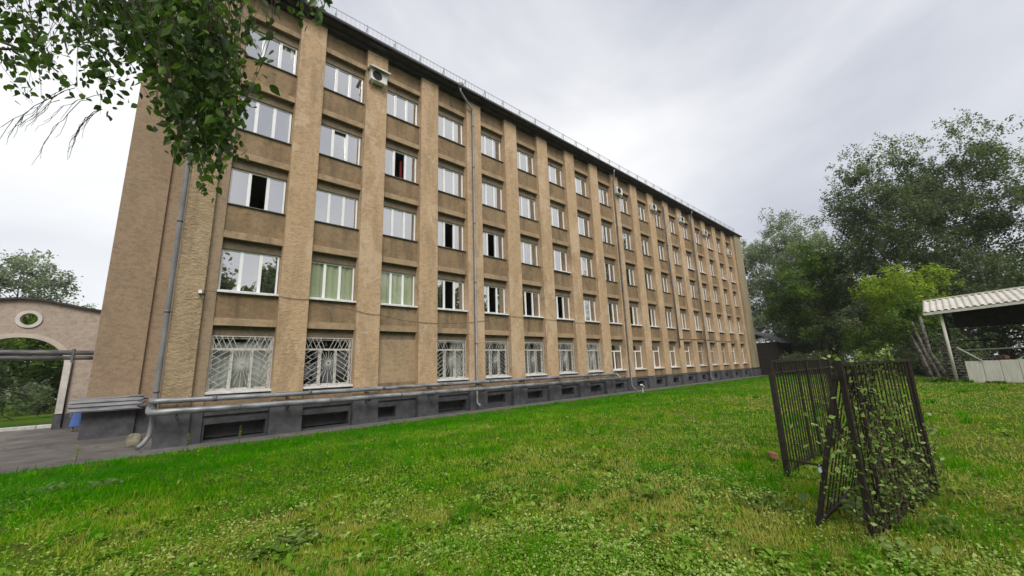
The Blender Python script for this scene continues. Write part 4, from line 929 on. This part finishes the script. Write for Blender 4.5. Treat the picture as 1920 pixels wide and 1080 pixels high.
# ------------------------------------------------------------------ grass and weeds
rg = np.random.default_rng(21)
def polar(n, r0, r1, mode):
    u = rg.random(n)
    if mode == 'screen': r_ = 1/(1/r0-(1/r0-1/r1)*u)
    else: r_ = r0*(r1/r0)**u
    th = np.arctan2(.745, -.667)  # unused reference
    fa = math.atan2(cf.y, cf.x); a = fa+rg.uniform(-1.22, 1.18, n)
    x = CP.x+r_*np.cos(a); y = CP.y+r_*np.sin(a); ok = (y < -1.3) & (x < 75); return x[ok], y[ok], r_[ok]
x1, y1, r1 = polar(250000, 1.9, 28, 'screen'); x2, y2, r2 = polar(230000, 2.2, 62, 'log')
X = np.concatenate([x1, x2]); Y = np.concatenate([y1, y2]); RR = np.concatenate([r1, r2])
lush = vnoise(X, Y, 3.2, 5)*.6+vnoise(X, Y, 1.1, 6)*.4+np.clip((Y+8.5)/9, -.48, .55)+np.clip((1.2-X)/9, 0, .28)-.22*np.exp(-((X-4.2)**2/7+(Y+14.2)**2/3))
ZG = lawn_h(X, Y); n = len(X)
broad = (vnoise(X, Y, 1.5, 8)*.55+vnoise(X, Y, .5, 9)*.45+rg.normal(0, .13, n)) > .56
gap = vnoise(X, Y, .17, 12)*.6+vnoise(X, Y, .45, 13)*.4
isb = (~broad | (rg.random(n) < .45)) & (rg.random(n) < np.clip((gap-.22)*4.0, .12, 1))
bx, by, bz, br2, blu, bgp = X[isb], Y[isb], ZG[isb], RR[isb], lush[isb], gap[isb]; nb_ = len(bx)
hh = rg.uniform(.03, .11, nb_)*(.55+.6*np.clip(blu, 0, 1))*(.45+1.15*bgp)*np.where(rg.random(nb_) < .03, 1.9, 1)
wd = np.maximum(.0055, br2*.00105)*rg.uniform(.7, 1.4, nb_)
az = rg.uniform(0, 2*PI, nb_); le = rg.uniform(.1, .9, nb_)*hh; la = rg.uniform(0, 2*PI, nb_)
c0 = np.stack([bx-np.cos(az)*wd, by-np.sin(az)*wd, bz-.01], 1); c1v = np.stack([bx+np.cos(az)*wd, by+np.sin(az)*wd, bz-.01], 1); c2v = np.stack([bx+np.cos(la)*le, by+np.sin(la)*le, bz+hh], 1)
tone = np.clip(.90-.90*blu+rg.normal(0, .14, nb_)+(vnoise(bx, by, .33, 14)-.5)*.5, 0, 1)
tag(np_mesh('lawn_grass', np.stack([c0, c1v, c2v], 1).reshape(-1, 3), 3, tone, M['grass']), 'short uneven grass covering the lawn', 'grass', kind='stuff')
isl = broad; lx, ly, lz, lr, ll = X[isl], Y[isl], ZG[isl], RR[isl], lush[isl]; nl = len(lx)
cen = np.stack([lx, ly, lz+rg.uniform(.015, .085, nl)], 1); sz = np.maximum(rg.uniform(.010, .034, nl), lr*.0018)
tag(np_mesh('clover', leaf_quads(cen, sz, rg, 1.1, .8), 4, np.clip(.78-.5*ll+rg.normal(0, .22, nl)+(vnoise(lx, ly, .4, 15)-.5)*.5, 0, 1), M['clover']), 'small broad leaved clover and weeds among the grass', 'ground cover', kind='stuff')
# taller uneven tufts
xt, yt, rt2 = polar(2600, 2.4, 40, 'log'); kp = (vnoise(xt, yt, 1.3, 18)*.5+vnoise(xt, yt, .5, 19)*.5) > .55; xt, yt, rt2 = xt[kp], yt[kp], rt2[kp]; nt_ = len(xt); m_ = 34
rad = np.repeat(rg.uniform(.04, .13, nt_), m_); tx = np.repeat(xt, m_)+rg.normal(0, 1, nt_*m_)*rad; ty = np.repeat(yt, m_)+rg.normal(0, 1, nt_*m_)*rad; tz = lawn_h(tx, ty); th_ = np.repeat(rg.uniform(.08, .21, nt_), m_)*rg.uniform(.5, 1.1, nt_*m_)
tw_ = np.maximum(.0045, np.repeat(rt2, m_)*.0009); ta = rg.uniform(0, 2*PI, nt_*m_); tl_ = rg.uniform(0, 2*PI, nt_*m_); tr_ = th_*rg.uniform(.2, .8, nt_*m_)
tt = np.clip(np.repeat(rg.normal(.22, .16, nt_), m_)+rg.normal(0, .1, nt_*m_), 0, 1); ok_ = ty < -1.35
tri = np.stack([np.stack([tx-np.cos(ta)*tw_, ty-np.sin(ta)*tw_, tz-.01], 1), np.stack([tx+np.cos(ta)*tw_, ty+np.sin(ta)*tw_, tz-.01], 1), np.stack([tx+np.cos(tl_)*tr_, ty+np.sin(tl_)*tr_, tz+th_], 1)], 1)
tag(np_mesh('grass_tufts', tri[ok_].reshape(-1, 3), 3, tt[ok_], M['grass']), 'taller dark green tufts standing up from the lawn', 'grass', kind='stuff')
# low rosettes of plantain and dandelion
xr, yr, rr2 = polar(5200, 2.2, 26, 'screen'); keep = (vnoise(xr, yr, 1.8, 16)*.6+vnoise(xr, yr, .6, 17)*.4) > .42; xr, yr, rr2 = xr[keep], yr[keep], rr2[keep]; zr_ = lawn_h(xr, yr); co = []; tn = []
for x, y, z in zip(xr, yr, zr_):
    t0 = rg.random(); s0 = rg.uniform(.05, .12)
    for k in range(rg.integers(4, 9)):
        a = rg.uniform(0, 2*PI); el = rg.uniform(.25, 1.1); ln = s0*rg.uniform(.6, 1.2); w = ln*rg.uniform(.16, .28); c_, s_ = math.cos(a), math.sin(a); ox, oy = rg.normal(0, .02, 2)
        P0 = (x+ox, y+oy, z); P1 = (x+ox+c_*ln*.55*math.cos(el), y+oy+s_*ln*.55*math.cos(el), z+ln*.62*math.sin(el)+.01); P2 = (x+ox+c_*ln*math.cos(el*.7), y+oy+s_*ln*math.cos(el*.7), z+ln*.72*math.sin(el))
        co += [P0, (P1[0]-s_*w, P1[1]+c_*w, P1[2]), P2, (P1[0]+s_*w, P1[1]-c_*w, P1[2])]; tn.append(min(max(t0*.7+rg.normal(.15, .12), 0), 1))
tag(np_mesh('plantain', np.array(co), 4, np.array(tn), M['clover']), 'low plantain and dandelion rosettes scattered over the lawn', 'ground cover', kind='stuff')
# larger weeds
def weed(loc, s, nlv, label, seed, mat='lf_weed', tall=0):
    r = np.random.default_rng(seed); Wd = empty('leafy_weed', (loc[0], loc[1], hgt(*loc)-.01)); tag(Wd, label, 'weed', 'larger weeds on the lawn'); co = []; tn = []
    for k in range(int(nlv*2.2)):
        a = r.uniform(0, 2*PI); el = r.uniform(.45, 1.35); ln = s*r.uniform(.35, .85); w = ln*r.uniform(.13, .24); d = np.array([math.cos(a), math.sin(a), 0]); sd_ = np.array([-math.sin(a), math.cos(a), 0])
        rt_ = np.array([r.normal(0, s*.6), r.normal(0, s*.6), 0.0]); ps = []
        for t in (0, .3, .6, .85, 1.0): ps.append(rt_+d*ln*t*math.cos(el*(1-.4*t))+np.array([0, 0, ln*math.sin(el)*(t-.55*t*t)*1.4]))
        ws = [.15, .8, 1.0, .6, .02]
        for j in range(4): co += [ps[j]-sd_*w*ws[j], ps[j]+sd_*w*ws[j], ps[j+1]+sd_*w*ws[j+1], ps[j+1]-sd_*w*ws[j+1]]; tn.append(np.clip(.5+.2*r.normal(), 0, 1))
    fo_ = np_mesh('leaves', np.array(co), 4, np.array(tn), M[mat], Wd)
    if tall:
        m = MB().tube([(0, 0, 0), (.02, .01, tall*.5), (.01, .02, tall)], [.006, .005, .002], 5); m.build('stem', M['twig'], Wd)
        c = np.stack([r.normal(.012, .02, 60), r.normal(.015, .02, 60), r.uniform(tall*.35, tall*1.02, 60)], 1); np_mesh('seed_head', leaf_quads(c, r.uniform(.02, .045, 60), r), 4, r.random(60), M['lf_light'], Wd)
    return Wd
for k, (p, s, nlv, lb, mt, tl) in enumerate((((1.27, -12.75), .20, 26, 'grey-green broad leaved weed clump at the bottom of the lawn', 'lf_vine', 0), ((.95, -12.95), .20, 16, 'bright dock weed left of the grey-green clump', 'lf_mid', 0), ((-.35, -7.6), .26, 26, 'dark burdock clump on the left of the lawn', 'lf_weed', 0), ((-1.1, -7.0), .24, 18, 'dark weed clump nearest the pavement at far left', 'lf_weed', 0), ((2.15, -14.1), .16, 12, 'pale dock rosette at the bottom centre', 'lf_vine', 0),
        ((5.3, -15.75), .22, 22, 'leafy weed clump before the leaning fence leaf', 'lf_mid', 0), ((5.75, -16.35), .24, 24, 'weeds growing inside the fence enclosure', 'lf_weed', 0), ((6.4, -14.4), .20, 14, 'grass tuft weed in the middle of the lawn', 'lf_mid', 0), ((4.6, -14.6), .18, 16, 'leafy weed patch right of centre', 'lf_mid', 0), ((5.6, -17.05), .22, 20, 'weeds at the foot of the overgrown panel', 'lf_mid', 0), ((4.8, -16.8), .2, 18, 'weed clump at the near post of the overgrown panel', 'lf_vine', 0),
        ((-1.25, -1.9), .16, 8, 'yellow flowering stalk weed at the lawn edge by the pavement', 'lf_mid', .55), ((1.0, -1.45), .14, 6, 'stalk weed before the corner pier', 'lf_mid', .5), ((2.3, -1.5), .14, 6, 'stalk weed before the first plinth niche', 'lf_mid', .6), ((33.2, -16.4), .55, 40, 'tall grassy weeds beside the shelter pillar', 'lf_mid', 0), ((32.6, -18.6), .3, 40, 'weeds along the low shelter wall', 'lf_mid', 0))):
    weed(p, s, nlv, lb, 200+k, mt, tl)

# ------------------------------------------------------------------ damp air
hz = MB().box(-310, 310, -310, 310, -1.2, 30).build('haze', None); tag(hz, kind='stuff')
hm = bpy.data.materials.new('damp_air'); hm.use_nodes = True; hn = hm.node_tree; hn.nodes.clear()
ho = hn.nodes.new('ShaderNodeOutputMaterial'); hv = hn.nodes.new('ShaderNodeVolumePrincipled'); hv.inputs['Color'].default_value = (.93, .95, 1.0, 1); hv.inputs['Density'].default_value = .0003; hv.inputs['Anisotropy'].default_value = 0.0
hn.links.new(hv.outputs[0], ho.inputs['Volume']); hz.data.materials.append(hm)
